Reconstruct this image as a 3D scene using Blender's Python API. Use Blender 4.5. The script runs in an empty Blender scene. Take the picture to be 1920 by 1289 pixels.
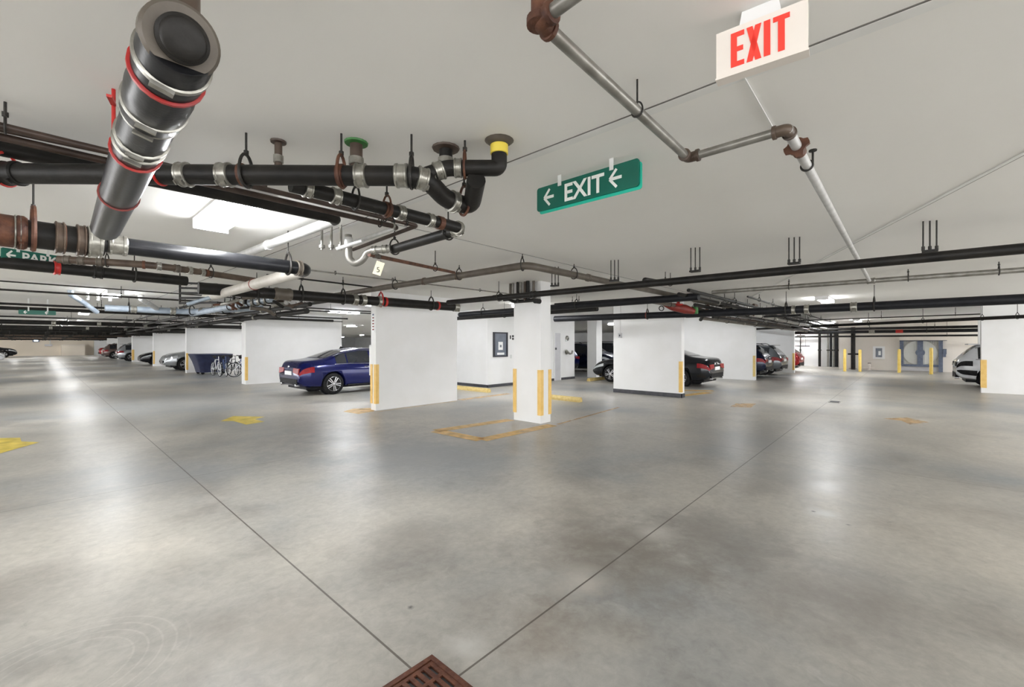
import bpy, bmesh, math, random
from mathutils import Vector, Matrix
random.seed(7)
SC = bpy.context.scene
COL = SC.collection
# ---------------------------------------------------------------- camera, world, exposure
# world axes: X runs down the right-hand aisle, Y runs down the left-hand aisle, camera above the origin
EYE = 1.60; FPX = 810.0; CX = 960.0; HZ = 645.0
YAW = math.radians(42.4)
FW = Vector((math.cos(YAW), math.sin(YAW), 0)); RT = Vector((math.sin(YAW), -math.cos(YAW), 0))
CEIL = 2.85
cam_d = bpy.data.cameras.new('camera'); cam = bpy.data.objects.new('camera', cam_d); COL.objects.link(cam)
cam.location = (0, 0, EYE)
cam.rotation_euler = (math.pi/2, 0, YAW - math.pi/2)
cam_d.sensor_width = 36.0; cam_d.lens = 36.0*FPX/1920.0; cam_d.clip_start = .05; cam_d.clip_end = 300
SC.camera = cam
w = bpy.data.worlds.new('world'); SC.world = w; w.use_nodes = True
w.node_tree.nodes['Background'].inputs[0].default_value = (1, 1, 1, 1)
w.node_tree.nodes['Background'].inputs[1].default_value = 1.5
SC.view_settings.view_transform = 'Standard'; SC.view_settings.look = 'None'
SC.view_settings.gamma = 1; SC.view_settings.use_curve_mapping = False
SC.view_settings.exposure = 1.95
LAMP = 18.0        # strength of the fluorescent diffusers

def H(px, py, h):            # the place seen at a pixel that is h metres above the eye
    d = FPX*h/(HZ-py); r = (px-CX)/FPX*d
    p = FW*d + RT*r; return Vector((p.x, p.y, EYE+h))
def G(px, py, z=0.0):
    return H(px, py, z-EYE)
def D(px, py, d):
    p = FW*d + RT*((px-CX)/FPX*d); return Vector((p.x, p.y, EYE+(HZ-py)/FPX*d))
def proj(p):
    f = p.x*FW.x+p.y*FW.y; r = p.x*RT.x+p.y*RT.y
    return (CX+FPX*r/f, HZ-FPX*(p.z-EYE)/f) if f > .01 else (-9999, 0)

# ---------------------------------------------------------------- materials
def mat(name, col, rough=.5, metal=0, col2=None, scale=5, detail=4, bump=0, bscale=60, emit=None, estr=0, lo=.35, hi=.65, coat=0, spec=.5, vec=None):
    m = bpy.data.materials.new(name); m.use_nodes = True
    nt = m.node_tree; b = nt.nodes['Principled BSDF']
    b.inputs['Base Color'].default_value = (*col, 1); b.inputs['Roughness'].default_value = rough
    b.inputs['Metallic'].default_value = metal; b.inputs['Coat Weight'].default_value = coat
    b.inputs['Specular IOR Level'].default_value = spec
    tc = nt.nodes.new('ShaderNodeTexCoord')
    if col2 is not None:
        n = nt.nodes.new('ShaderNodeTexNoise'); n.inputs['Scale'].default_value = scale; n.inputs['Detail'].default_value = detail
        nt.links.new(tc.outputs['Object'], n.inputs['Vector'])
        r = nt.nodes.new('ShaderNodeValToRGB'); r.color_ramp.elements[0].position = lo; r.color_ramp.elements[1].position = hi
        r.color_ramp.elements[0].color = (*col, 1); r.color_ramp.elements[1].color = (*col2, 1)
        nt.links.new(n.outputs['Fac'], r.inputs['Fac']); nt.links.new(r.outputs['Color'], b.inputs['Base Color'])
    if bump:
        n = nt.nodes.new('ShaderNodeTexNoise'); n.inputs['Scale'].default_value = bscale; n.inputs['Detail'].default_value = 3
        nt.links.new(tc.outputs['Object'], n.inputs['Vector'])
        bp = nt.nodes.new('ShaderNodeBump'); bp.inputs['Strength'].default_value = bump; bp.inputs['Distance'].default_value = .01
        nt.links.new(n.outputs['Fac'], bp.inputs['Height']); nt.links.new(bp.outputs['Normal'], b.inputs['Normal'])
    if emit:
        b.inputs['Emission Color'].default_value = (*emit, 1); b.inputs['Emission Strength'].default_value = estr
    return m
M = {}
M['wall'] = mat('white_wall_paint', (.80,.80,.79), .55, col2=(.84,.84,.84), scale=1.5, bump=.08, bscale=25)
M['beige'] = mat('beige_wall_paint', (.74,.66,.55), .6, col2=(.78,.70,.59), scale=.6, bump=.05)
M['warm'] = mat('warm_white_wall_paint', (.76,.71,.64), .6, col2=(.80,.75,.69), scale=.8, bump=.05)
M['ceil'] = mat('ceiling_paint', (.88,.868,.835), .6, col2=(.91,.90,.87), scale=.7, bump=.12, bscale=9, lo=.3, hi=.7)
M['seam'] = mat('seam_paint', (.86,.86,.84), .5, col2=(.8,.8,.78), scale=6)
M['gap'] = mat('dark_gap', (.12,.11,.10), .8, col2=(.2,.19,.18), scale=9)
M['base'] = mat('dark_baseboard_rubber', (.045,.047,.055), .5, col2=(.07,.07,.08), scale=10)
M['black'] = mat('black_iron_pipe', (.007,.0065,.006), .5, 0, spec=.3, col2=(.016,.014,.012), scale=7, bump=.15, bscale=40)
M['dgrey'] = mat('dark_grey_pipe', (.006,.0065,.008), .3, 0, spec=.3, col2=(.013,.013,.015), scale=6, bump=.06, bscale=60)
M['navyblk'] = mat('blue_black_pipe', (.006,.0065,.009), .5, 0, spec=.3, col2=(.011,.012,.016), scale=7)
M['brown'] = mat('brown_iron_pipe', (.055,.034,.024), .45, .1, col2=(.11,.078,.056), scale=8, bump=.2, bscale=30)
M['greybrown'] = mat('grey_brown_pipe', (.085,.07,.055), .45, .1, col2=(.13,.11,.088), scale=6, bump=.1)
M['rust'] = mat('rusty_iron', (.055,.018,.010), .6, .1, col2=(.14,.055,.028), scale=14, bump=.4, bscale=50)
M['drainrust'] = mat('drain_rust', (.09,.03,.018), .55, .3, col2=(.17,.065,.035), scale=22, bump=.3, bscale=70)
M['galv'] = mat('galvanised_steel', (.21,.20,.18), .36, .6, col2=(.32,.31,.285), scale=9, bump=.05)
M['galvw'] = mat('light_grey_and_lit_pipe', (.50,.50,.49), .4, .2, col2=(.62,.62,.61), scale=9)  # also paints the lit look onto returns of dark pipes
M['bluepipe'] = mat('light_blue_grey_pipe', (.25,.30,.36), .4, .1, col2=(.34,.39,.45), scale=6)
M['steel'] = mat('stainless_clamp', (.26,.25,.22), .33, .8, col2=(.42,.41,.37), scale=20)
M['dbrown'] = mat('dark_brown_pipe', (.03,.017,.012), .45, .1, col2=(.065,.04,.03), scale=8)
M['cream'] = mat('lit_cream_pipe', (.50,.47,.42), .45, 0, col2=(.60,.57,.52), scale=5)  # lit look of a dark pipe's return, put into its colour
M['rod'] = mat('black_threaded_rod', (.012,.011,.010), .5, .2, col2=(.03,.026,.022), scale=40)
M['red'] = mat('red_painted_strap', (.42,.012,.012), .4, 0, col2=(.55,.03,.02), scale=8)
M['redd'] = mat('dark_red_paint', (.16,.02,.015), .5, 0, col2=(.26,.03,.02), scale=12)
M['yellow'] = mat('yellow_guard', (.78,.50,.13), .45, col2=(.84,.57,.19), scale=9, bump=.05)
M['bollard'] = mat('yellow_bollard_paint', (.80,.56,.10), .4, col2=(.85,.63,.18), scale=6)
M['stop'] = mat('yellow_wheel_stop_paint', (.62,.46,.16), .7, col2=(.74,.58,.25), scale=14, bump=.3)
M['diff'] = mat('lit_diffuser', (.9,.9,.9), .5, emit=(.97,.985,1), estr=LAMP)
M['housing'] = mat('white_enamel', (.8,.8,.8), .4, col2=(.84,.84,.84), scale=6)
M['grnsign'] = mat('green_sign_face', (.003,.115,.08), .3, col2=(.004,.13,.09), scale=4)
M['teal'] = mat('teal_edge_glow', (.02,.48,.34), .3, col2=(.03,.52,.38), scale=4)  # colour that paints the glow at the sign edge
M['signwhite'] = mat('white_sign_letters', (.82,.84,.80), .4, col2=(.86,.87,.84), scale=6)
M['exitw'] = mat('cream_exit_sign_case', (.82,.76,.70), .4, col2=(.85,.79,.73), scale=4)
M['exitr'] = mat('red_exit_letters', (.78,.045,.03), .4, col2=(.82,.06,.04), scale=4, emit=(.9,.05,.03), estr=.04)
M['clear'] = mat('clear_plastic', (.7,.72,.7), .1, col2=(.75,.76,.75), scale=5)
M['tag'] = mat('pale_yellow_tag', (.72,.68,.46), .7, col2=(.78,.74,.52), scale=8)
M['ink'] = mat('dark_ink', (.03,.03,.03), .6, col2=(.05,.05,.05), scale=8)
M['labely'] = mat('yellow_pipe_label', (.75,.58,.05), .4, col2=(.80,.64,.10), scale=8)
M['boardf'] = mat('dark_board_frame', (.018,.02,.028), .35, col2=(.03,.03,.04), scale=8)
M['boardg'] = mat('grey_board_panel', (.13,.15,.19), .35, col2=(.17,.19,.23), scale=5)
M['paper'] = mat('white_paper', (.82,.83,.83), .7, col2=(.87,.88,.88), scale=8)
M['bluemetal'] = mat('slate_blue_gate_steel', (.12,.15,.22), .45, .1, col2=(.17,.20,.28), scale=7)
M['meshw'] = mat('white_wire_mesh', (.78,.78,.74), .5, col2=(.85,.85,.82), scale=7)
M['meshbk'] = mat('pale_mesh_backing', (.50,.50,.46), .7, col2=(.60,.60,.56), scale=3)
M['greydoor'] = mat('grey_painted_door', (.55,.55,.57), .5, col2=(.6,.6,.62), scale=3)
M['tyre'] = mat('tyre_rubber', (.007,.007,.008), .8, spec=.2, col2=(.022,.022,.022), scale=20)
M['rim'] = mat('silver_alloy', (.55,.56,.58), .25, .9, col2=(.65,.66,.68), scale=10)
M['glass'] = mat('dark_car_glass', (.015,.017,.02), .06, 0, col2=(.022,.025,.03), scale=2, coat=.5)
M['chrome'] = mat('chrome_trim', (.7,.7,.72), .12, 1, col2=(.78,.78,.8), scale=10)
M['trim'] = mat('black_plastic_trim', (.006,.006,.007), .6, spec=.25, col2=(.02,.02,.022), scale=15)
M['tail'] = mat('red_tail_lamp', (.20,.004,.008), .3, col2=(.34,.008,.014), scale=16, spec=.3)
M['head'] = mat('clear_head_lamp', (.62,.66,.70), .1, .3, col2=(.8,.82,.85), scale=20, coat=1)
def paint(n, c, c2=None, metal=.35): 
    M[n] = mat('car_paint_'+n, c, .22, metal, col2=c2 or tuple(min(1,x*1.15) for x in c), scale=3, coat=.4, spec=.4)
paint('cblue', (.003,.006,.075)); paint('cblack', (.006,.007,.010)); paint('cwhite', (.74,.76,.79), metal=0)
paint('csilver', (.42,.44,.46), metal=.6); paint('cgreen', (.05,.065,.06)); paint('cgrey', (.13,.14,.15)); paint('cred', (.28,.01,.01))
paint('cnavy', (.01,.015,.04)); paint('cbrown', (.16,.11,.10))
M['tarp'] = mat('navy_tarp', (.012,.016,.05), .6, col2=(.02,.026,.07), scale=5, bump=.5, bscale=8)
M['bikew'] = mat('white_bicycle_enamel', (.75,.77,.8), .3, col2=(.8,.8,.82), scale=8)
M['bikeb'] = mat('blue_bicycle_enamel', (.03,.07,.22), .3, col2=(.05,.1,.28), scale=8)
M['bikek'] = mat('black_bicycle_enamel', (.02,.02,.025), .3, col2=(.04,.04,.045), scale=8)
M['green'] = mat('green_painted_band', (.03,.15,.03), .5, col2=(.05,.22,.04), scale=8)
M['lime'] = mat('lime_yellow_guard', (.62,.70,.12), .45, col2=(.7,.76,.2), scale=8)
M['skyw'] = mat('daylit_window_glass', (.6,.68,.75), .3, emit=(.72,.85,1), estr=1.3)

def floor_paint(name, col, amount):
    """worn paint: the yellow shows through only in part"""
    m = bpy.data.materials.new(name); m.use_nodes = True; nt = m.node_tree; b = nt.nodes['Principled BSDF']
    b.inputs['Base Color'].default_value = (*col, 1); b.inputs['Roughness'].default_value = .35
    tc = nt.nodes.new('ShaderNodeTexCoord'); n = nt.nodes.new('ShaderNodeTexNoise'); n.inputs['Scale'].default_value = 5; n.inputs['Detail'].default_value = 8
    nt.links.new(tc.outputs['Object'], n.inputs['Vector'])
    r = nt.nodes.new('ShaderNodeMapRange'); r.inputs[1].default_value = .3; r.inputs[2].default_value = .7
    r.inputs[3].default_value = max(0, amount-.25); r.inputs[4].default_value = min(1, amount+.25)
    nt.links.new(n.outputs['Fac'], r.inputs[0]); nt.links.new(r.outputs[0], b.inputs['Alpha'])
    return m
M['fy'] = floor_paint('worn_yellow_floor_paint', (.86,.66,.06), .86)
M['fo'] = floor_paint('faded_orange_floor_paint', (.86,.52,.12), .72)
M['fo2'] = floor_paint('very_faded_orange_floor_paint', (.80,.50,.20), .48)

def floor_mat():
    m = bpy.data.materials.new('polished_concrete'); m.use_nodes = True; nt = m.node_tree; b = nt.nodes['Principled BSDF']
    N = nt.nodes.new; L = nt.links.new
    tc = N('ShaderNodeTexCoord')
    def noise(sc, det, rough=.55, dist=0):
        n = N('ShaderNodeTexNoise'); n.inputs['Scale'].default_value = sc; n.inputs['Detail'].default_value = det
        n.inputs['Roughness'].default_value = rough; n.inputs['Distortion'].default_value = dist
        L(tc.outputs['Object'], n.inputs['Vector']); return n
    def ramp(src, stops):
        r = N('ShaderNodeValToRGB'); e = r.color_ramp.elements
        e[0].position, e[0].color = stops[0][0], (*stops[0][1], 1); e[1].position, e[1].color = stops[-1][0], (*stops[-1][1], 1)
        for p, c in stops[1:-1]:
            q = e.new(p); q.color = (*c, 1)
        L(src, r.inputs['Fac']); return r
    def mix(f, a, bb, mode='MIX'):
        x = N('ShaderNodeMix'); x.data_type = 'RGBA'; x.blend_type = mode
        if isinstance(f, float): x.inputs[0].default_value = f
        else: L(f, x.inputs[0])
        L(a, x.inputs[6])
        if isinstance(bb, tuple): x.inputs[7].default_value = (*bb, 1)
        else: L(bb, x.inputs[7])
        return x.outputs[2]
    n1 = noise(.3, 5, .55, .2)
    c1 = ramp(n1.outputs['Fac'], [(.34, (.27,.285,.292)), (.47, (.395,.382,.35)), (.62, (.50,.472,.42))]).outputs[0]
    n2 = noise(1.3, 8, .6, .25)
    r2 = ramp(n2.outputs['Fac'], [(.32, (.72,.70,.69)), (.48, (.97,.97,.97)), (.68, (1.14,1.13,1.12))]).outputs[0]
    c2 = mix(.85, c1, r2, 'MULTIPLY')
    n3 = noise(14, 8, .7, .4)
    r3 = ramp(n3.outputs['Fac'], [(.33, (.82,.82,.82)), (.67, (1.12,1.12,1.12))]).outputs[0]
    c3 = mix(.8, c2, r3, 'MULTIPLY')
    # scuffs
    n4 = noise(5, 10, .75, .6)
    s4 = ramp(n4.outputs['Fac'], [(.60, (0,0,0)), (.72, (1,1,1))]).outputs[0]
    c4 = mix(s4, c3, mix(.25, c3, (.62,.61,.58)))
    n5 = noise(3.1, 6, .8, 1.2)
    s5 = ramp(n5.outputs['Fac'], [(.60, (0,0,0)), (.78, (.6,.6,.6))]).outputs[0]
    c4 = mix(s5, c4, (.20,.185,.165))
    def stain(c, rad, col, amt, sc=4):
        nonlocal_c = c4_ref[0]
        d = N('ShaderNodeVectorMath'); d.operation = 'DISTANCE'; L(tc.outputs['Object'], d.inputs[0]); d.inputs[1].default_value = (c.x, c.y, 0)
        n = noise(sc, 8, .7, .3)
        ad = N('ShaderNodeMath'); ad.operation = 'MULTIPLY_ADD'; L(n.outputs['Fac'], ad.inputs[0]); ad.inputs[1].default_value = rad*2.4; L(d.outputs['Value'], ad.inputs[2])
        mr = N('ShaderNodeMapRange'); mr.inputs[1].default_value = rad*1.3; mr.inputs[2].default_value = rad*2.3; mr.inputs[3].default_value = min(.95, amt*1.35); mr.inputs[4].default_value = 0
        L(ad.outputs[0], mr.inputs[0]); c4_ref[0] = mix(mr.outputs[0], nonlocal_c, col)
    c4_ref = [c4]
    for c, rad, col, amt in ((G(1150,1040),.75,(.19,.165,.14),.55),(G(1330,1000),.6,(.24,.225,.205),.55),(G(1010,1180),.28,(.20,.16,.13),.4),(G(1560,1120),.6,(.24,.22,.20),.5),
                             (G(1080,960),.5,(.26,.24,.21),.45),(G(760,1000),.35,(.27,.25,.22),.4),(G(520,1180),.4,(.30,.27,.23),.35),(G(650,820),1.6,(.22,.225,.23),.55),
                             (G(820,850),1.3,(.24,.245,.25),.5),(G(250,900),1.2,(.25,.26,.27),.45),(G(1500,900),1.0,(.27,.27,.265),.4),(G(300,760),3,(.27,.285,.30),.4),(G(1400,830),1.4,(.29,.29,.285),.4),
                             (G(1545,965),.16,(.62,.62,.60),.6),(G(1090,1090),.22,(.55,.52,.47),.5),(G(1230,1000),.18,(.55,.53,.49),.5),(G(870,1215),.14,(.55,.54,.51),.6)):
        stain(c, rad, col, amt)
    for c in (G(770,1140), G(1525,960), G(1590,985), G(975,775), G(1040,850)): stain(c, .022, (.05,.05,.05), .9, 30)
    # arcs swept by turning tyres
    cc = G(120,1262); d = N('ShaderNodeVectorMath'); d.operation = 'DISTANCE'; L(tc.outputs['Object'], d.inputs[0]); d.inputs[1].default_value = (cc.x, cc.y, 0)
    sn = N('ShaderNodeMath'); sn.operation = 'MULTIPLY'; L(d.outputs['Value'], sn.inputs[0]); sn.inputs[1].default_value = 105
    s2 = N('ShaderNodeMath'); s2.operation = 'SINE'; L(sn.outputs[0], s2.inputs[0])
    p2 = N('ShaderNodeMapRange'); p2.inputs[1].default_value = .72; p2.inputs[2].default_value = 1; L(s2.outputs[0], p2.inputs[0])
    w1 = N('ShaderNodeMapRange'); w1.inputs[1].default_value = .2; w1.inputs[2].default_value = .26; L(d.outputs['Value'], w1.inputs[0])
    w2 = N('ShaderNodeMapRange'); w2.inputs[1].default_value = .46; w2.inputs[2].default_value = .52; w2.inputs[3].default_value = .3; w2.inputs[4].default_value = 0; L(d.outputs['Value'], w2.inputs[0])
    q1 = N('ShaderNodeMath'); q1.operation = 'MULTIPLY'; L(p2.outputs[0], q1.inputs[0]); L(w1.outputs[0], q1.inputs[1])
    q2 = N('ShaderNodeMath'); q2.operation = 'MULTIPLY'; L(q1.outputs[0], q2.inputs[0]); L(w2.outputs[0], q2.inputs[1])
    q3 = N('ShaderNodeMath'); q3.operation = 'MULTIPLY'; L(q2.outputs[0], q3.inputs[0]); L(n3.outputs['Fac'], q3.inputs[1])
    c4 = mix(q3.outputs[0], c4_ref[0], (.72,.70,.65))
    # saw-cut joints
    sx = N('ShaderNodeSeparateXYZ'); L(tc.outputs['Object'], sx.inputs[0])
    tot = None
    for ax, c, wd, lim in [('X',1.235,.006,(1.79,200)),('X',1.235,.006,(-60,1.38)),('Y',1.59,.006,(1.35,60)),('Y',1.59,.006,(-60,.95)),
                      ('X',7.16,.004,(-60,5.3)),('Y',6.33,.004,(-60,2.9)),('X',16.5,.012,(-60,80)),('Y',20.1,.012,(-60,5.0)),('Y',32,.012,(-60,5)),('X',-4.6,.006,(-60,90)),('Y',-4.2,.006,(-60,60))]:
        s = N('ShaderNodeMath'); s.operation = 'SUBTRACT'; L(sx.outputs[ax], s.inputs[0]); s.inputs[1].default_value = c
        a = N('ShaderNodeMath'); a.operation = 'ABSOLUTE'; L(s.outputs[0], a.inputs[0])
        l = N('ShaderNodeMath'); l.operation = 'LESS_THAN'; L(a.outputs[0], l.inputs[0]); l.inputs[1].default_value = wd
        o = 'Y' if ax == 'X' else 'X'
        g1 = N('ShaderNodeMath'); g1.operation = 'GREATER_THAN'; L(sx.outputs[o], g1.inputs[0]); g1.inputs[1].default_value = lim[0]
        g2 = N('ShaderNodeMath'); g2.operation = 'LESS_THAN'; L(sx.outputs[o], g2.inputs[0]); g2.inputs[1].default_value = lim[1]
        m1 = N('ShaderNodeMath'); m1.operation = 'MULTIPLY'; L(l.outputs[0], m1.inputs[0]); L(g1.outputs[0], m1.inputs[1])
        m2 = N('ShaderNodeMath'); m2.operation = 'MULTIPLY'; L(m1.outputs[0], m2.inputs[0]); L(g2.outputs[0], m2.inputs[1])
        if tot is None: tot = m2.outputs[0]
        else:
            mm = N('ShaderNodeMath'); mm.operation = 'MAXIMUM'; L(tot, mm.inputs[0]); L(m2.outputs[0], mm.inputs[1]); tot = mm.outputs[0]
    k = N('ShaderNodeMath'); k.operation = 'MULTIPLY'; L(tot, k.inputs[0]); k.inputs[1].default_value = .8
    c5 = mix(k.outputs[0], c4, (.06,.045,.035))
    L(c5, b.inputs['Base Color'])
    rr = N('ShaderNodeMapRange'); rr.inputs[1].default_value = .3; rr.inputs[2].default_value = .7; rr.inputs[3].default_value = .30; rr.inputs[4].default_value = .42
    L(n2.outputs['Fac'], rr.inputs[0]); L(rr.outputs[0], b.inputs['Roughness'])
    b.inputs['Specular IOR Level'].default_value = .6
    bp = N('ShaderNodeBump'); bp.inputs['Strength'].default_value = .05; bp.inputs['Distance'].default_value = .004
    L(n2.outputs['Fac'], bp.inputs['Height']); L(bp.outputs['Normal'], b.inputs['Normal'])
    return m
M['floor'] = floor_mat()

# ---------------------------------------------------------------- mesh building
class MB:
    def __init__(s): s.v = []; s.f = []
    def add(s, vs, fs):
        o = len(s.v); s.v += [tuple(v) for v in vs]; s.f += [tuple(i+o for i in f) for f in fs]; return s
    def box(s, x0, x1, y0, y1, z0, z1):
        vs = [(x,y,z) for z in (z0,z1) for y in (y0,y1) for x in (x0,x1)]
        return s.add(vs, [(0,2,3,1),(4,5,7,6),(0,1,5,4),(2,6,7,3),(0,4,6,2),(1,3,7,5)])
    def bar(s, a, b, w, h, up=Vector((0,0,1))):
        a = Vector(a); b = Vector(b); t = (b-a).normalized()
        if abs(t.dot(up)) > .99: up = Vector((1,0,0))
        n = t.cross(up).normalized()*w/2; u = n.cross(t).normalized()*h/2
        vs = [p+i*n+j*u for p in (a,b) for i,j in ((-1,-1),(1,-1),(1,1),(-1,1))]
        return s.add(vs, [(3,2,1,0),(4,5,6,7),(0,1,5,4),(1,2,6,5),(2,3,7,6),(3,0,4,7)])
    def rings(s, rings, cap=True, closed=False):
        n = len(rings[0]); vs = [p for r in rings for p in r]; fs = []
        m = len(rings)
        for i in range(m if closed else m-1):
            j = (i+1) % m
            for k in range(n):
                l = (k+1) % n
                fs.append((i*n+k, i*n+l, j*n+l, j*n+k))
        if cap and not closed:
            fs.append(tuple(reversed(range(n)))); fs.append(tuple((m-1)*n+k for k in range(n)))
        return s.add(vs, fs)
    def tube(s, pts, r, seg=14, cap=True, closed=False):
        pts = [Vector(p) for p in pts]; m = len(pts)
        rs = r if isinstance(r, (list, tuple)) else [r]*m
        tans = []
        for i in range(m):
            if closed: t = (pts[(i+1) % m]-pts[i-1])
            elif i == 0: t = pts[1]-pts[0]
            elif i == m-1: t = pts[-1]-pts[-2]
            else: t = (pts[i]-pts[i-1]).normalized()+(pts[i+1]-pts[i]).normalized()
            tans.append(t.normalized())
        t0 = tans[0]; n = t0.cross(Vector((0,0,1)))
        if n.length < .05: n = t0.cross(Vector((1,0,0)))
        n.normalize(); R = []
        for i in range(m):
            n = (n - tans[i]*n.dot(tans[i])).normalized(); b = tans[i].cross(n)
            R.append([pts[i]+(n*math.cos(a)+b*math.sin(a))*rs[i] for a in [2*math.pi*k/seg for k in range(seg)]])
        return s.rings(R, cap, closed)
    def cyl(s, a, b, r, seg=14): return s.tube([a,b], r, seg)
    def lathe(s, a, b, prof, seg=20):       # prof: (distance along a->b, radius)
        a = Vector(a); t = (Vector(b)-a).normalized()
        n = t.cross(Vector((0,0,1)))
        if n.length < .05: n = t.cross(Vector((1,0,0)))
        n.normalize(); bb = t.cross(n)
        R = [[a+t*d+(n*math.cos(q)+bb*math.sin(q))*max(r,1e-4) for q in [2*math.pi*k/seg for k in range(seg)]] for d, r in prof]
        return s.rings(R, True)
    def ring(s, c, axis, R, r, seg=24, rs=8, sy=1.0, shift=0.0):
        c = Vector(c); ax = Vector(axis).normalized(); n = ax.cross(Vector((0,0,1)))
        if n.length < .05: n = Vector((1,0,0))
        n.normalize(); b = ax.cross(n)
        if b.z < 0: b = -b
        pts = []
        for k in range(seg):
            q = 2*math.pi*k/seg; y = math.sin(q)
            pts.append(c+n*R*math.cos(q)+b*(R*y*(sy if y > 0 else 1)))
        return s.tube(pts, r, rs, closed=True)
    def prism(s, poly, off):                # poly: 3-D points in one plane, extruded by off
        n = len(poly); off = Vector(off); a = [Vector(p) for p in poly]; vs = a+[p+off for p in a]
        fs = [tuple(reversed(range(n))), tuple(range(n, 2*n))]+[(i, (i+1) % n, n+(i+1) % n, n+i) for i in range(n)]
        return s.add(vs, fs)
    def mesh(s, name, m, smooth=True):
        me = bpy.data.meshes.new(name); me.from_pydata(s.v, [], s.f); me.validate(); me.update()
        bm = bmesh.new(); bm.from_mesh(me); bmesh.ops.recalc_face_normals(bm, faces=bm.faces)
        if smooth:
            for f in bm.faces: f.smooth = True
            for e in bm.edges:
                if len(e.link_faces) == 2 and e.calc_face_angle(0) > math.radians(38): e.smooth = False
        bm.to_mesh(me); bm.free()
        me.materials.append(M[m] if isinstance(m, str) else m)
        return me
    def obj(s, name, m, parent=None, smooth=True):
        o = bpy.data.objects.new(name, s.mesh(name, m, smooth)); COL.objects.link(o)
        if parent is not None: o.parent = parent
        return o
def tag(o, label, cat, group=None):
    o['label'] = label; o['category'] = cat
    if group: o['group'] = group
    return o
def thing(name, label, cat, loc=(0,0,0), rz=0, group=None):
    o = bpy.data.objects.new(name, None); COL.objects.link(o); o.location = loc; o.rotation_euler = (0,0,rz); o.empty_display_size = .1
    return tag(o, label, cat, group)
def struct(mb, name, m, smooth=False):
    o = mb.obj(name, m, None, smooth); o['kind'] = 'structure'; return o
def local(parent, p):      # root empties are unscaled, unrotated unless stated
    return Vector(p)-parent.location
def dup(root, loc, rz, label, group=None):
    r = root.copy(); COL.objects.link(r); r.location = loc; r.rotation_euler = (0,0,rz); r['label'] = label
    if group: r['group'] = group
    for ch in list(root.children):
        c = ch.copy(); COL.objects.link(c); c.parent = r
        for g in ch.children:
            d = g.copy(); COL.objects.link(d); d.parent = c
    return r
def text_obj(name, s, size, depth, m, parent, origin, xdir, zdir, sx=1.0, shear=0, align='LEFT', bold=0.0):
    cu = bpy.data.curves.new(name, 'FONT'); cu.body = s; cu.size = size; cu.extrude = depth; cu.align_x = align; cu.shear = shear; cu.offset = bold
    tmp = bpy.data.objects.new('tmp', cu); COL.objects.link(tmp)
    dg = bpy.context.evaluated_depsgraph_get(); me = bpy.data.meshes.new_from_object(tmp.evaluated_get(dg))
    bpy.data.objects.remove(tmp)
    xd = Vector(xdir).normalized(); zd = Vector(zdir).normalized(); yd = xd.cross(zd)
    mw = Matrix(((xd.x*sx, zd.x, yd.x, origin[0]), (xd.y*sx, zd.y, yd.y, origin[1]), (xd.z*sx, zd.z, yd.z, origin[2]), (0,0,0,1)))
    me.transform(mw); me.name = name
    me.materials.clear(); me.materials.append(M[m])
    o = bpy.data.objects.new(name, me); COL.objects.link(o)
    if parent is not None: o.parent = parent
    return o

# ---------------------------------------------------------------- the setting
struct(MB().box(-12, 46, -12, 86, -.25, 0), 'floor', 'floor')
struct(MB().box(-12, 46, -12, 86, CEIL, CEIL+.3), 'ceiling', 'ceil')
struct(MB().box(-14, 12, 84, 84.3, 0, CEIL), 'wall_far_left', 'beige')
struct(MB().box(12, 46, 84, 84.3, 0, CEIL), 'wall_far_back', 'wall')
struct(MB().box(34, 34.3, -12, 3.15, 0, CEIL), 'wall_far_right', 'warm')
struct(MB().box(34.3, 37.0, 2.85, 3.15, 0, CEIL), 'wall_recess_side', 'warm')
struct(MB().box(37, 37.3, 2.85, 9.5, 0, CEIL), 'wall_recess', 'wall')
struct(MB().box(44, 44.3, 9.5, 84, 0, CEIL), 'wall_back_right', 'wall')
struct(MB().box(37, 44.3, 9.5, 9.8, 0, CEIL), 'wall_recess_return', 'wall')
def panel_wall(n, x0, x1, y0, y1, m='wall'):
    return struct(MB().box(x0, x1, y0, y1, 0, CEIL), n, m)
# left aisle: fin walls across the bays
panel_wall('wall_fin_near', 5.41, 7.93, 9.33, 9.55)
ys = [19.0, 29.0, 39.1, 49.4, 59.6, 69.6]
for i, y in enumerate(ys):
    panel_wall('wall_fin_%s' % ['second','third','fourth','fifth','sixth','seventh'][i], 5.43, 9.3 if i == 0 else 11.2, y, y+.5 if i == 0 else y+.3)
# right aisle
panel_wall('wall_fin_right_near', 12.75, 12.97, 4.89, 7.12)
panel_wall('wall_fin_right_second', 20.95, 21.2, 4.86, 9.2)
panel_wall('wall_fin_right_third', 27.6, 27.85, 4.5, 9.0)
panel_wall('wall_fin_right_opposite', 20.7, 20.95, -9, -1.8)
panel_wall('wall_fin_right_opposite_far', 28.6, 28.85, -9, -2.4)
# lift lobby block
struct(MB().box(10.95, 16.5, 11.2, 17.2, 0, CEIL), 'wall_lobby', 'wall')
struct(MB().box(10.93, 10.95, 11.18, 17.2, 0, .1).box(10.93, 15.0, 11.18, 11.2, 0, .1).box(15.35, 16.5, 11.18, 11.2, 0, .1), 'baseboard_lobby', 'base')
struct(MB().box(12.73, 12.75, 4.87, 7.12, 0, .12).box(12.73, 12.97, 4.87, 4.89, 0, .12), 'baseboard_fin', 'base')
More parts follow.
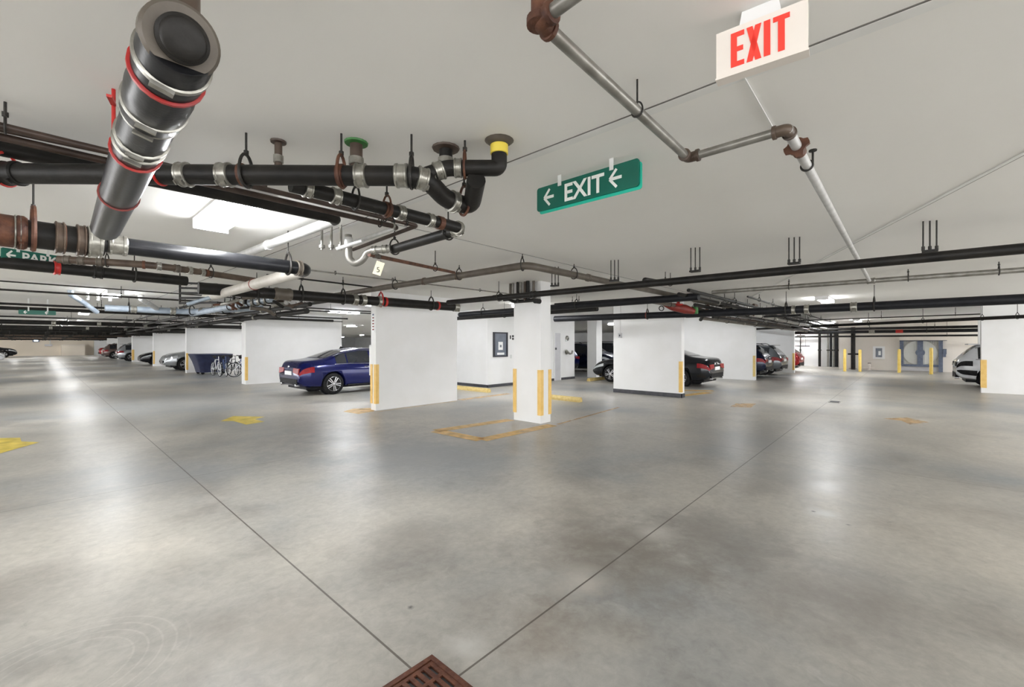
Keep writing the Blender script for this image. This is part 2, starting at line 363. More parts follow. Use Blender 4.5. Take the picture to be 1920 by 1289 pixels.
# ceiling seams
struct(MB().box(2.186, 2.25, -11, 60, CEIL-.004, CEIL), 'trim_1', 'seam')
struct(MB().box(2.176, 2.185, -11, 60, CEIL-.003, CEIL), 'trim_2', 'gap')
struct(MB().box(2.25, 30, 3.955, 3.995, CEIL-.004, CEIL), 'trim_3', 'seam')
struct(MB().box(2.25, 30, 3.946, 3.954, CEIL-.003, CEIL), 'trim_4', 'gap')
a = H(1990, 255, 1.235); b = H(1405, 560, 1.235)
struct(MB().bar(a+Vector((0,0,.011)), b+Vector((0,0,.011)), .03, .006), 'trim_5', 'seam')
off = (b-a).normalized().cross(Vector((0,0,1)))*.02
struct(MB().bar(a+off+Vector((0,0,.012)), b+off+Vector((0,0,.012)), .007, .005), 'trim_7', 'gap')
a = H(1395, 145, 1.245); b = H(1452, 245, 1.245)
struct(MB().bar(a, b, .006, .006), 'trim_6', 'seam')
# free pillars
def pillar(label, x0, x1, y0, y1, name='pillar'):
    o = MB().box(x0, x1, y0, y1, 0, CEIL).obj(name, 'wall', None, False); return tag(o, label, 'pillar')
pillar('white rectangular pillar in the middle foreground with yellow corner guards', 6.74, 7.06, 5.38, 6.10)
pillar('slim white pillar behind the lift lobby, between the dark cars', 17.65, 18.15, 10.75, 11.25)
pillar('white pillar seen in the gap right of the near right wall', 24.6, 25.1, 11.8, 12.4)
pillar('white pillar deep behind the blue sedan', 19.2, 19.8, 32.0, 32.6)
pillar('white pillar behind the black sedan, in front of the bright far wall', 29.5, 30.1, 13.0, 13.6)

# corner guards
def guard(label, x, y, sx, sy, z0=.16, z1=1.07, w=.075, m='yellow', t=.014):
    """angle guard on a corner at (x, y); the faces run away along sx*X and sy*Y"""
    mb = MB(); x0 = x-sx*t; y0 = y-sy*t
    mb.box(min(x0, x+sx*w), max(x0, x+sx*w), min(y0, y), max(y0, y), z0, z1)
    mb.box(min(x0, x), max(x0, x), min(y, y+sy*w), max(y, y+sy*w), z0, z1)
    o = mb.obj('corner_guard', m, None, False); return tag(o, label, 'corner guard', 'yellow corner guards')
guard('yellow corner guard on the near corner of the middle pillar', 6.74, 5.38, 1, 1)
guard('yellow corner guard on the left edge of the middle pillar', 6.74, 6.10, 1, -1)
guard('yellow corner guard on the right edge of the middle pillar', 7.06, 5.38, -1, 1)
guard('yellow corner guard on the front corner of the wall right of the blue sedan', 5.41, 9.33, 1, 1, z0=.16, z1=1.1)
guard('yellow corner guard on the rear corner of the wall right of the blue sedan', 5.41, 9.55, 1, -1, z0=.16, z1=1.1)
guard('yellow corner guard on the wall left of the blue sedan', 5.43, 19.0, 1, 1)
guard('yellow corner guard on the wall behind the covered cart', 5.43, 29.0, 1, 1)
guard('yellow corner guard on the wall beside the silver-nosed car', 5.43, 39.1, 1, 1)
guard('yellow corner guard on the wall beside the small dark sedan', 5.43, 49.4, 1, 1, w=.14)
guard('yellow corner guard on the wall left of the black sedan tail', 12.75, 4.89, 1, 1)
guard('yellow and red corner guard on the wall beside the dark parked estate cars', 20.95, 4.86, 1, 1, m='stop')
guard('yellow corner guard on the wall beside the far red car', 27.6, 4.5, 1, 1)
guard('yellow corner guard on the wall in front of the white car', 20.7, -1.8, 1, -1, w=.12)
guard('lime yellow guard on the far pillar behind the black sedan', 24.6, 11.8, 1, 1, m='lime', w=.15, z0=.1, z1=1.3)

# signs and fittings on the walls
def wall_plate(name, label, cat, c, axis, wdt, hgt, m, t=.02):
    """flat box; axis 'y' hangs on a face looking to -Y, 'x' on a face looking to -X"""
    x, y, z = c; mb = MB()
    if axis == 'y': mb.box(x-wdt/2, x+wdt/2, y-t, y, z-hgt/2, z+hgt/2)
    else: mb.box(x-t, x, y-wdt/2, y+wdt/2, z-hgt/2, z+hgt/2)
    return tag(mb.obj(name, m, None, False), label, cat)
# notice board on the lobby wall
nb = thing('notice_board', 'dark framed notice board with a white sheet on the white lobby wall', 'notice board', (11.62, 11.2, 1.56))
MB().box(-.40, .36, -.055, 0, -.46, -.41).box(-.40, .36, -.055, 0, .41, .46).box(-.40, -.33, -.055, 0, -.41, .41).box(.29, .36, -.055, 0, -.41, .41).obj('frame', 'boardf', nb, False)
MB().box(-.33, .29, -.03, 0, -.41, .41).obj('panel', 'boardg', nb, False)
MB().box(-.14, .10, -.034, -.03, -.20, .10).obj('notice_sheet', 'paper', nb, False)
MB().box(-.06, .03, -.037, -.034, -.10, -.01).obj('notice_picture', 'boardg', nb, False)
MB().box(-.20, .18, -.034, -.03, -.38, -.30).obj('paper_strip', 'paper', nb, False)
ws = thing('wall_sign', 'small dark and white square sign right of the notice board', 'sign', (12.25, 11.2, 1.83))
MB().box(-.13, .16, -.012, 0, -.10, .10).obj('plate', 'paper', ws, False)
MB().box(0.0, .15, -.015, -.012, .01, .09).box(0.0, .15, -.015, -.012, -.09, -.01).box(-.12,-.05,-.015,-.012,-.06,.08).obj('dark_blocks', 'ink', ws, False)
wall_plate('light_switch', 'small pale switch plate low right of the notice board', 'switch', (12.2, 11.2, 1.1), 'y', .09, .14, 'clear')
ld = thing('service_door', 'pale grey service door in the lobby wall just right of the middle pillar', 'door', (15.17, 11.2, 0))
MB().box(-.2, .2, -.03, 0, 0, 2.05).obj('door_leaf', 'greydoor', ld, False)
MB().box(-.235, -.2, -.045, 0, 0, 2.09).box(.2, .235, -.045, 0, 0, 2.09).box(-.2, .2, -.045, 0, 2.05, 2.09).obj('door_frame', 'housing', ld, False)
MB().box(-.19, -.12, -.07, -.03, 1.33, 1.42).obj('lock_plate', 'base', ld, False)
# hose outlets on the lobby wall
fo = thing('hose_outlet', 'grey twin hose outlet with caps on the lobby wall beside the far pillar', 'hose outlet', (15.85, 11.2, 1.22))
MB().lathe((0,0,0), (0,-.1,0), [(0,.11),(.02,.11),(.03,.06),(.09,.06)]).obj('wall_flange', 'steel', fo)
MB().cyl((-.02,-.08,.02), (-.20,-.16,.06), .045).obj('left_outlet', 'steel', fo)
MB().tube([(.02,-.08,.0), (.10,-.14,-.08), (.2,-.16,-.06), (.24,-.17,.06)], .04).obj('right_outlet', 'galv', fo)
al = thing('alarm_bell', 'small round grey alarm bell high on the lobby wall', 'alarm', (15.9, 11.2, 1.83))
MB().lathe((0,0,0), (0,-1,0), [(0,.12),(.03,.12),(.06,.09),(.08,.02)]).obj('bell_dish', 'galv', al)
MB().box(-.13, -.02, -.05, 0, -.14, -.05).obj('back_box', 'clear', al, False)
MB().cyl((-.02,-.085,0), (-.02,-.10,0), .02).obj('centre_screw', 'ink', al)
# switch box + conduit on near right wall
sb = thing('switch_box', 'white switch box with conduit on the near right white wall', 'switch box', (12.75, 6.87, 1.86))
MB().box(-.05, 0, -.055, .055, -.075, .075).obj('box', 'greydoor', sb, False)
MB().cyl((-.015,0,.075), (-.015,0,CEIL-1.86), .011, 8).obj('conduit', 'housing', sb)
MB().box(-.056, -.05, -.02, .02, -.03, .03).obj('toggle', 'base', sb, False)
# clearance sign on the wall end, white cabinet behind it
cs = thing('vertical_sign', 'narrow white sign with red marks on the wall end right of the blue sedan', 'sign', (5.41, 9.43, 2.1))
MB().box(-.012, 0, -.06, .06, -.23, .23).obj('plate', 'paper', cs, False)
for k in range(5): MB().box(-.015, -.012, -.035, .035, -.18+k*.07, -.15+k*.07).obj('red_mark', 'redd', cs, False)
MB().box(-.016, -.012, -.03, .03, .17, .21).obj('blue_mark', 'bluemetal', cs, False)
cab = thing('wall_cabinet', 'white cabinet fixed behind the wall end, right of the blue sedan', 'cabinet', (5.6, 9.55, 1.2))
MB().box(-.14, .3, 0, .17, -.38, .36).obj('body', 'housing', cab, False)
MB().box(-.15, -.14, .015, .155, -.36, .34).obj('door', 'paper', cab, False)

# wheel stops
def wheel_stop(label, x, y0, y1, along='y', m='stop'):
    prof = [(-.08,0),(.08,0),(.08,.06),(.045,.125),(-.045,.125),(-.08,.06)]
    if along == 'y': mb = MB().prism([(x+a, y0, .0+b) for a, b in prof], (0, y1-y0, 0))
    else: mb = MB().prism([(y0, x+a, b) for a, b in prof], (y1-y0, 0, 0))
    t = tag(mb.obj('wheel_stop', m, None, False), label, 'wheel stop', 'yellow wheel stops'); return t
wheel_stop('yellow concrete wheel stop lying in front of the lobby wall left of the pillar', 9.9, 10.05, 11.9)
wheel_stop('yellow concrete wheel stop poking out right of the middle pillar', 9.96, 6.56, 8.4)
wheel_stop('pale yellow wheel stop at the foot of the slim far pillar', 9.95, 15.7, 17.4, along='x', m='stop')

# ---------------------------------------------------------------- floor markings and drains
def marking(label, pts, m, cat='floor marking', name='floor_marking', z=.003):
    ps = [G(*p) for p in pts]; mb = MB().add([Vector((p.x, p.y, z)) for p in ps], [tuple(range(len(ps)))])
    return tag(mb.obj(name, m, None, False), label, cat)
def strip(label, segs, wd, m, name='floor_line'):
    mb = MB()
    for a, b in segs:
        a = G(*a); b = G(*b); a.z = b.z = .003; n = (b-a).normalized().cross(Vector((0,0,1)))*wd/2; mb.add([a-n, b-n, b+n, a+n], [(0,1,2,3)])
    return tag(mb.obj(name, m, None, False), label, 'floor line')
marking('yellow direction arrow painted on the floor before the blue sedan', [(413,791),(437,781.5),(497,782.5),(478,787.2),(496,792),(462,797.5),(437,790.5)], 'fy', name='floor_arrow')
marking('yellow direction arrow painted at the left edge of the floor', [(-40,824),(38,822),(40,829),(74,830.5),(-2,852),(-40,846)], 'fy', name='floor_arrow')
marking('orange painted patch on the floor left of the near wall end', [(643,773),(662,767.5),(703,766),(701,772.5),(672,777.5)], 'fo')
strip('faded orange bay outline on the floor around the middle pillar', [((817,809),(958,788)),((817,809),(903,826)),((903,826),(1036,798))], .26, 'fo')
strip('faded orange floor line along the foot of the near wall', [((706,773.5),(856,753))], .035, 'fo')
strip('faded orange floor line between the near wall and the middle pillar', [((862,751),(955,739))], .26, 'fo2')
strip('yellow bay line on the floor under the black sedan', [((1279,743),(1330,737)),((1279,733),(1338,734))], .3, 'fo')
marking('faint orange arrow on the floor ahead of the near right wall', [(1368,764),(1380,757.5),(1418,758),(1408,765.5)], 'fo2', name='floor_arrow')
marking('faint orange arrow on the right part of the floor', [(1655,786),(1700,784),(1742,793),(1706,797),(1690,790)], 'fo2', name='floor_arrow')
strip('faint orange bay line right of the middle pillar', [((1045,797),(1160,765))], .07, 'fo2')
# near floor drain
gd = thing('floor_drain', 'rusty brown square drain grate in the floor at the bottom edge', 'drain', (1.15, 1.585, 0))
mb = MB()
for a in ((-.2,.2,-.2,-.175),(-.2,.2,.175,.2),(-.2,-.175,-.175,.175),(.175,.2,-.175,.175)): mb.box(a[0],a[1],a[2],a[3],.001,.016)
mb.obj('frame', 'drainrust', gd, False)
mb = MB()
for k in range(9):
    x = -.165+k*.041; mb.box(x-.011, x+.011, -.168, .168, .003, .013)
for y in (-.168, -.06, .055, .148): mb.box(-.17, .17, y, y+.02, .003, .0125)
mb.obj('grate', 'drainrust', gd, False)
MB().box(-.175, .175, -.175, .175, .0008, .002).obj('sump', 'ink', gd, False)
fd = thing('floor_drain', 'small dark drain on the floor at the joint right of the centre', 'drain', (G(1565,755).x, G(1565,755).y, 0))
MB().box(-.2,.2,-.12,.12,.001,.012).obj('frame', 'galv', fd, False)
mb = MB()
for k in range(6): mb.box(-.17+k*.06, -.135+k*.06, -.1, .1, .012, .015)
mb.obj('grate', 'base', fd, False)

# ---------------------------------------------------------------- ceiling lights
fixture = None
def light(x, y, label, alongx=False):
    global fixture
    if fixture is None:
        t = thing('ceiling_light', label, 'ceiling light', (x, y, CEIL), 0, 'fluorescent ceiling lights')
        MB().box(-.15, .15, -.62, .62, -.035, -.001).obj('housing', 'housing', t, False)
        prof = [(-.14,-.035),(-.125,-.085),(-.09,-.1),(.09,-.1),(.125,-.085),(.14,-.035)]
        MB().prism([(a, -.59, b) for a, b in prof], (0, 1.18, 0)).obj('diffuser', 'diff', t, False)
        MB().box(-.15, .15, -.62, -.59, -.105, -.035).obj('end_cap', 'housing', t, False)
        MB().box(-.15, .15, .59, .62, -.105, -.035).obj('end_cap', 'housing', t, False)
        fixture = t; t.rotation_euler.z = math.pi/2 if alongx else 0; return t
    return dup(fixture, (x, y, CEIL), math.pi/2 if alongx else 0, label, 'fluorescent ceiling lights')
light(1.18, 4.62, 'lit fluorescent ceiling light behind the thick pipes at upper left')
light(1.2, 14.1, 'lit ceiling light over the left aisle, second from the camera')
for k, y in enumerate((23.6, 33, 42.5, 52, 61.5, 71, 80)):
    light(1.2, y, 'small lit ceiling light far down the left aisle, %s beyond the second' % ('first','second','third','fourth','fifth','sixth','seventh')[k])
light(14.5, 1.65, 'lit ceiling light over the right aisle behind the galvanised pipe', True)
light(28.8, 1.9, 'small lit ceiling light far down the right aisle', True)
light(35.6, 5.6, 'added ceiling fill light in the far pipe recess')  # fixtures from here down are added fill to brighten bays and walls
light(17.6, 8.2, 'added ceiling fill light behind the near right wall')
light(12.4, 19.5, 'added ceiling fill light behind the lift lobby on its left')
light(8.5, 26.5, 'added ceiling fill light over the covered cart bay')
light(8.2, 36, 'added ceiling fill light over the silver-nosed car bay')
light(8.2, 46, 'added ceiling fill light in the bay beyond the small dark sedan')
light(8.2, 66, 'added ceiling fill light in the bay by the tiny red car')
light(23.8, 13.0, 'added ceiling fill light deep in the bays behind the black sedan')
light(31.5, 7.5, 'added ceiling fill light in the bays beside the far pipe recess')
light(24.8, -5.5, 'added ceiling fill light above the white car')
light(19.5, 20.0, 'added ceiling fill light in the rear bays behind the lobby')
light(14.5, 28.0, 'added ceiling fill light in the rear bays seen over the blue sedan roof')
light(30.0, 22.0, 'added ceiling fill light by the far back wall right of the lobby')
light(9.0, 24.0, 'added ceiling fill light above the bicycles bay')
light(10, 34, 'added ceiling fill light in the bay behind the silver-nosed car')
light(10, 54, 'added ceiling fill light in the bay beside the distant hatchback')
light(24, 40, 'added ceiling fill light in the far rear corner bays')
light(6.8, 11.6, 'added ceiling fill light behind the wall right of the blue sedan')
light(17.0, 4.6, 'added ceiling fill light above the black sedan', True)
light(24.3, 6.5, 'added ceiling fill light above the dark estate cars')
light(7.8, 15.8, 'added ceiling fill light in the blue sedan bay', True)
light(33.0, -6.5, 'added ceiling fill light in the far right corner bays')
for x, y in ((24,50),(31,57),(30,68),(37,75),(28,43)): light(x, y, 'added ceiling fill light in the empty far rear bays behind the blue sedan')  # added to brighten the dark rear ceiling and walls
for x, y in ((-5,78),(-5,66),(-6,50),(9.5,80)): light(x, y, 'added ceiling fill light beside the far end of the left aisle')  # added to brighten the far end of the aisle
light(10.2, 8.6, 'added ceiling fill light hidden behind the middle pillar')  # added out of sight to brighten the lobby wall
light(30.5, 3.6, 'added ceiling fill light among the pipes before the far recess')
light(-1.8, 70, 'small added ceiling fill light near the far left wall, left of the row')
light(4.6, 77, 'small added ceiling fill light near the far left wall, right of the row')
light(32.6, 5.0, 'added ceiling fill light above the pipes at the far recess')
light(31.6, -4.4, 'added ceiling fill light behind the wall in front of the white car')
light(20, 33, 'added ceiling fill light deep behind the blue sedan')
light(21, 50, 'added ceiling fill light at the far rear of the garage')
light(15, 42, 'added ceiling fill light in the rear bays beyond the white fin walls')
light(17, 64, 'added ceiling fill light near the far back wall')
for k, (x, y) in enumerate([(4.4,-4.8),(-5.2,-.6),(-1.4,-4.9),(8.8,-5),(14,-7.4),(20,-7),(-3.2,8.0),(-4.6,13.2),(-6.5,21),(-9,31),(2.5,-9)]):  # added out-of-view fill for the near floor and ceiling
    light(x, y, 'added fluorescent fill light beside or behind the camera, outside the picture')

# ---------------------------------------------------------------- pipes
def rounded(pts, rad, n=6):
    out = [pts[0]]
    for i in range(1, len(pts)-1):
        p = pts[i]; a = (pts[i-1]-p); b = (pts[i+1]-p)
        r = min(rad, a.length*.45, b.length*.45); a.normalize(); b.normalize()
        if a.dot(b) < -.995: out.append(p); continue
        s = p+a*r; e = p+b*r
        for k in range(n+1):
            t = k/n; out.append(s*(1-t)**2+p*2*t*(1-t)+e*t*t)
    out.append(pts[-1]); return out
def at_path(path, key):
    """key <= 1: fraction of the length; else the pixel column, '(px, k)' picks the k-th crossing"""
    L = [0]
    for i in range(1, len(path)): L.append(L[-1]+(path[i]-path[i-1]).length)
    if isinstance(key, (int, float)) and key <= 1:
        d = key*L[-1]
        for i in range(1, len(path)):
            if L[i] >= d: t = (d-L[i-1])/max(1e-6, L[i]-L[i-1]); return path[i-1].lerp(path[i], t), (path[i]-path[i-1]).normalized()
    k = 0
    if isinstance(key, tuple): key, k = key
    hits = []
    for i in range(1, len(path)):
        seglen = (path[i]-path[i-1]).length; n = max(2, int(seglen/.02)); prev = None
        for j in range(n+1):
            p = path[i-1].lerp(path[i], j/n); x = proj(p)[0]
            if prev is not None and (prev-key)*(x-key) <= 0 and prev != x and abs(prev) < 5000: hits.append((p, (path[i]-path[i-1]).normalized()))
            prev = x
    if not hits: return None
    return hits[min(k, len(hits)-1)]
def coupling(mb_parent, root, p, t, r, m='steel', L=None, name='coupling'):
    L = L or r*1.5; o = p-root.location; a = o-t*L/2
    e = r*.10+.002
    prof = [(0, r+e*.6),(L*.08, r+e*1.6),(L*.22, r+e*1.6),(L*.26, r+e),(L*.74, r+e),(L*.78, r+e*1.6),(L*.92, r+e*1.6),(L, r+e*.6)]
    mb = MB().lathe(a, a+t, prof, 22)
    n = t.cross(Vector((0,0,1)))
    if n.length < .1: n = Vector((RT.x, RT.y, 0))
    n.normalize()
    if n.dot(-p+Vector((0,0,EYE))) < 0: n = -n
    dn = (n*.6+Vector((0,0,-.8))).normalized()
    for q in (.15, .85):
        c = a+t*(L*q)+dn*(r+e*2.2); mb.bar(c-t.cross(dn)*r*.25, c+t.cross(dn)*r*.25, L*.1, e*2.4, up=dn)
    return mb.obj(name, m, root)
def strap(root, p, t, r, m='red', L=.02):
    o = p-root.location; a = o-t*L/2
    return MB().lathe(a, a+t, [(0,r+.002),(0.002,r+.008),(L-.002,r+.008),(L,r+.002)], 22).obj('strap', m, root)
def hanger(root, p, t, r, m='rod', ringm=None, double=False):
    o = p-root.location; top = CEIL-p.z; R = r+.012
    apex = o+Vector((0,0,R*1.75))
    MB().ring(o, t, R, max(.006, r*.16), 22, 6, sy=1.75).obj('hanger_ring', ringm or m, root)
    mb = MB().cyl(apex-Vector((0,0,.01)), o+Vector((0,0,top)), .0065, 8)
    mb.lathe(apex, apex+Vector((0,0,1)), [(0,.014),(.022,.014)], 6)
    mb.obj('hanger_rod', m, root)
def run(label, pts, r, m, name='pipe', cat='pipe', bend=None, coup=(), straps=(), hang=(), seg=16, ext=(0,0), group=None, csteel='steel', m2=None, n2='lit_return_pipe'):
    """pts: world vectors; each coupling, strap and hanger is a part of its pipe"""
    P = []
    for p in pts:
        if isinstance(p, Vector): P.append(p.copy())
        elif p[0] == 'up': P.append(Vector((P[-1].x, P[-1].y, p[1])))
        else: P.append(H(*p))
    if ext[0]: P[0] = P[0]+(P[0]-P[1]).normalized()*ext[0]
    if ext[1]: P[-1] = P[-1]+(P[-1]-P[-2]).normalized()*ext[1]
    bend = r*2.2 if bend is None else bend
    path = rounded(P, bend) if len(P) > 2 else P
    root = thing(name, label, cat, P[0].copy(), 0, group)
    # long straight tubes get a few extra rings so that the noise and the shading stay even
    if m2 is None: MB().tube([p-root.location for p in path], r, seg).obj('pipe_body', m, root)
    else:
        MB().tube([p-root.location for p in path[:-1]], r, seg).obj('pipe_body', m, root)
        o2 = MB().tube([p-root.location for p in path[-2:]], r*1.005, seg).obj(n2, m2, root); o2['label'] = 'return pipe coloured as lit'  # last stretch gets a paler colour that paints it as lit
    for c in coup:
        k, mm, LL = c if isinstance(c, tuple) and len(c) == 3 else (c, csteel, None)
        q = at_path(path, k)
        if q: coupling(None, root, q[0], q[1], r, mm, LL)
    for c in straps:
        k, mm, LL = c if isinstance(c, tuple) and len(c) == 3 else (c, 'red', .02)
        q = at_path(path, k)
        if q: strap(root, q[0], q[1], r, mm, LL)
    for c in hang:
        k, mm = c if isinstance(c, tuple) and isinstance(c[1], str) else (c, 'rod')
        q = at_path(path, k)
        if q and abs(q[1].z) < .5: hanger(root, q[0], q[1], r, 'rod' if mm in ('rust',) else mm, mm)
    root['_r'] = r; del root['_r']
    return root, path

# --- upper left: the thick stack pipe coming at the camera
big, path = run('thick black drain pipe with capped end at upper left, nearest the camera', [(338,80,.80),(198,430,.80)], .080, 'dgrey', name='drain_pipe',
    straps=[(224,'redd',.006)], hang=[])
t = (path[1]-path[0]).normalized(); o0 = Vector((0,0,0))
def bigp(py):  # parameter along the pipe by image row
    return H(0, py, .80), None
def along_row(path, py):
    best = None
    for j in range(400):
        p = path[0].lerp(path[1], j/399); e = abs(proj(p)[1]-py)
        if best is None or e < best[0]: best = (e, p)
    return best[1]
a = along_row(path, 78)-big.location; b = along_row(path, 205)-big.location
MB().lathe(a, b, [(0,.082),(.012,.086),((b-a).length*.62,.086),((b-a).length*.66,.089),((b-a).length+.03,.086),((b-a).length+.04,.080)], 40).obj('end_fitting', 'dgrey', big)
cd = (-t+Vector((0,0,-.42))).normalized(); side = t.cross(cd).normalized(); e0 = a-t*.012
MB().lathe(e0-cd*.06, e0+cd, [(0,.07),(.02,.088),(.062,.088),(.072,.080)], 40).obj('end_bell', 'greybrown', big)
MB().lathe(e0+cd*.01, e0+cd*3, [(0,.058),(.024,.058),(.028,.051),(.036,.049),(.040,.044),(.0405,.02)], 40).obj('cleanout_cap', 'black', big)
for py, L in ((112,.022),(196,.014),(212,.014),(256,.014),(268,.012)):
    p = along_row(path, py)-big.location; rr = .0865 if py < 206 else .081
    mb = MB().lathe(p-t*L/2, p+t, [(0,rr+.001),(.002,rr+.006),(L-.002,rr+.006),(L,rr+.001)], 32)
    nn = (-(p+big.location)+Vector((0,0,EYE))); nn = (nn-t*nn.dot(t)).normalized()
    mb.bar(p+nn*(rr+.009)-t.cross(nn)*.028, p+nn*(rr+.009)+t.cross(nn)*.028, L*1.1, .012, up=nn); mb.obj('clamp_band', 'steel', big)
for py, L in ((138,.016),(284,.012)):
    p = along_row(path, py); strap(big, p, t, .0865 if py < 200 else .080, 'red', L)
p = along_row(path, 92)-big.location
MB().tube([p+Vector((0,0,.08)), p+Vector((0,0,CEIL-EYE-.80))], .05, 18).obj('riser', 'brown', big)
q = H(213,168,1.248)-big.location
MB().cyl(q, q-Vector((0,0,.37)), .008, 8).obj('hanger_rod', 'red', big)
MB().bar(q-Vector((0,0,.075)), q-Vector((0,0,.10))+RT*.09-FW*.12, .02, .012).obj('hanger_bracket', 'red', big)

# --- left header along X
run('rusty brown header pipe with wide clamp rings at the left edge', [(-190,407,.85),(195,457.5,.85)], .108, 'black', name='header_pipe',
    coup=[(4,'rust',.22),(30,'steel',.04),(110,'brown',.06),(145,'brown',.06),(176,'steel',.1)], straps=[(112,'rust',.03)], hang=[(60,'rust')])
run('dark shiny drain pipe bending into a lit-coloured elbow, below the ceiling light', [(196,457.5,.85),(578,506,.85),(385,560,.85)], .073, 'dgrey', name='drain_pipe', bend=.16, m2='cream',
    coup=[(214,'steel',.13),(556,'greybrown',.06)], straps=[((478,1),'redd',.01)], hang=[540])
run('black header pipe with silver couplings crossing at upper left', [(-160,325,1.0),(795,331,1.0),(838,377,.93),(884,388,.93),(893,338,1.0)], .058, 'black', name='header_pipe', bend=.11,
    coup=[(20,'black',.1),(343,'steel',.06),(418,'steel',.07),(678,'steel',.07),(754,'steel',.08),(787,'steel',.07),(848,'steel',.05)], straps=[(300,'red',.014),(455,'rust',.02),(637,'rust',.04)],
    hang=[(457,'rod'),(637,'rust'),(768,'rod'),(870,'rust'),(8,'red')])
pb, _ = run('black branch pipe rising to the ceiling at the end of the upper left header', [(800,329,1.03),(838,316,1.08),(936,316,1.08),('up',2.85)], .048, 'black', name='branch_pipe', bend=.03,
    coup=[(822,'steel',.06),(858,'steel',.05)], hang=[(871,'rust')])
q = H(936,316,1.08)-pb.location
MB().lathe(q+Vector((0,0,.085)), q+Vector((0,0,1)), [(0,.052),(.002,.055),(.055,.055),(.057,.052)], 22).obj('pipe_label', 'labely', pb)
MB().lathe(q+Vector((0,0,.145)), q+Vector((0,0,1)), [(0,.058),(.012,.075),(.024,.09)], 18).obj('ceiling_collar', 'greybrown', pb)
def stub(label, px, py, h0, r, m, collar='greybrown', z1=CEIL, cr=2.0, elbow=None):
    p = H(px, py, h0); rt = thing('pipe_stub', label, 'pipe stub', p)
    MB().cyl((0,0,0), (0,0,z1-p.z), r).obj('pipe_body', m, rt)
    MB().lathe((0,0,z1-p.z-.015), (0,0,10), [(0,r*1.2),(.004,r*cr),(.0145,r*cr*1.05)], 14).obj('ceiling_collar', collar, rt)
    MB().lathe((0,0,(z1-p.z)*.25), (0,0,10), [(0,r+.002),(.002,r+.007),(.045,r+.007),(.047,r+.002)], 18).obj('coupling', 'steel', rt)
    return rt
stub('short black stub through the ceiling above the black header joint', 836, 322, 1.10, .042, 'black', 'brown')
stub('short stub with a greenish collar through the ceiling above the header', 668, 325, 1.06, .038, 'brown', 'green', cr=1.8)
stub('thin stub through the ceiling behind the black header', 522, 320, 1.07, .022, 'brown', 'brown')
run('dark drain pipe below the black header, returning in a hairpin elbow', [(545,347,.98),(868,430,.98),(738,468,.98)], .046, 'black', name='drain_pipe', bend=.085,
    coup=[(575,'steel',.05),(625,'steel',.06),(752,'steel',.04),(803,'steel',.05),((858,0),'steel',.04),((857,5),'steel',.05),(744,'steel',.04)], straps=[(725,'rust',.05),(822,'rust',.05)], hang=[(665,'rod'),(725,'rust'),((842,9),'rod'),((741,9),'rod')])
run('thin dark water pipe with an elbow, upper of the parallel pair at left', [(-190,191,1.12),(782,424,1.12),(662,469,1.12)], .019, 'dbrown', name='water_pipe', bend=.04, coup=[(735,'rod',.02),(760,'rod',.02)], hang=[722,5])
run('thin dark water pipe with a lit-coloured return, lower of the parallel pair at left', [(-190,214,1.12),(746,427,1.12),(668,454,1.12)], .022, 'dbrown', name='water_pipe', bend=.05, m2='galvw', coup=[(735,'steel',.02)], hang=[710])
run('slim brown water pipe at the top of the parallel pipes at left', [(-190,203,1.14),(500,350,1.20)], .014, 'dbrown', name='water_pipe')
run('black pipe with a lit-coloured return bend passing in front of the ceiling light', [(-190,238,1.15),(634,411,1.15),(430,488,1.15)], .048, 'black', name='water_pipe', bend=.08, m2='galvw', coup=[((505,1),'galvw',.03)], hang=[])
MBp = [D(733,467,4.42), D(700,470,4.45), D(688,474,4.5), D(680,489,4.5), D(665,496,4.5), D(654,486,4.5), D(653,441,4.5)]
run('curved grey trap with couplings hanging from the ceiling at centre left', [p for p in MBp], .036, 'galv', name='pipe_trap', bend=.06, coup=[(725,'steel',.06),(703,'steel',.05),(.9,'galvw',.1)])
tp = thing('valve_cluster', 'cluster of small white valves and stubs beside the grey trap', 'valve', D(632,462,4.5))
MB().tube([Vector((0,0,-.03)), Vector((0,0,.0))+RT*.15-FW*.05, Vector((0,0,.03))+RT*.3-FW*.1], .02).obj('pipe_body', 'galvw', tp)
for k in range(3):
    q = RT*(.02-.1*k)+FW*.05
    MB().cyl(q+Vector((0,0,-.03)), q+Vector((0,0,CEIL-D(632,462,4.5).z)), .013, 8).lathe(q+Vector((0,0,-.01)), q+Vector((0,0,5)), [(0,.03),(.03,.03)], 10).obj('valve', 'galv', tp)
r5, p5 = run('thin rusty pipe running from the trap to the brown elbow pipe', [D(692,478,4.45), H(852,512,1.05)], .021, 'rust', name='branch_pipe', coup=[(705,'greybrown',.1)], hang=[815])
# paper tag
q = D(714,492,4.42); tg = thing('paper_tag', 'pale paper tag marked 5 hanging from the thin rusty pipe', 'tag', q)
xd = RT.copy(); MB().bar(Vector((0,0,0)), -Vector((0,0,.13))-RT*.045, .085, .003, up=FW).obj('paper', 'tag', tg, False)
text_obj('number', '5', .075, .001, 'ink', tg, Vector((0,0,-.105))-RT*.045-FW*.004, RT, (0,0,1))
MB().cyl((0,0,.075), (0,0,-.005), .002, 6).obj('string', 'ink', tg)

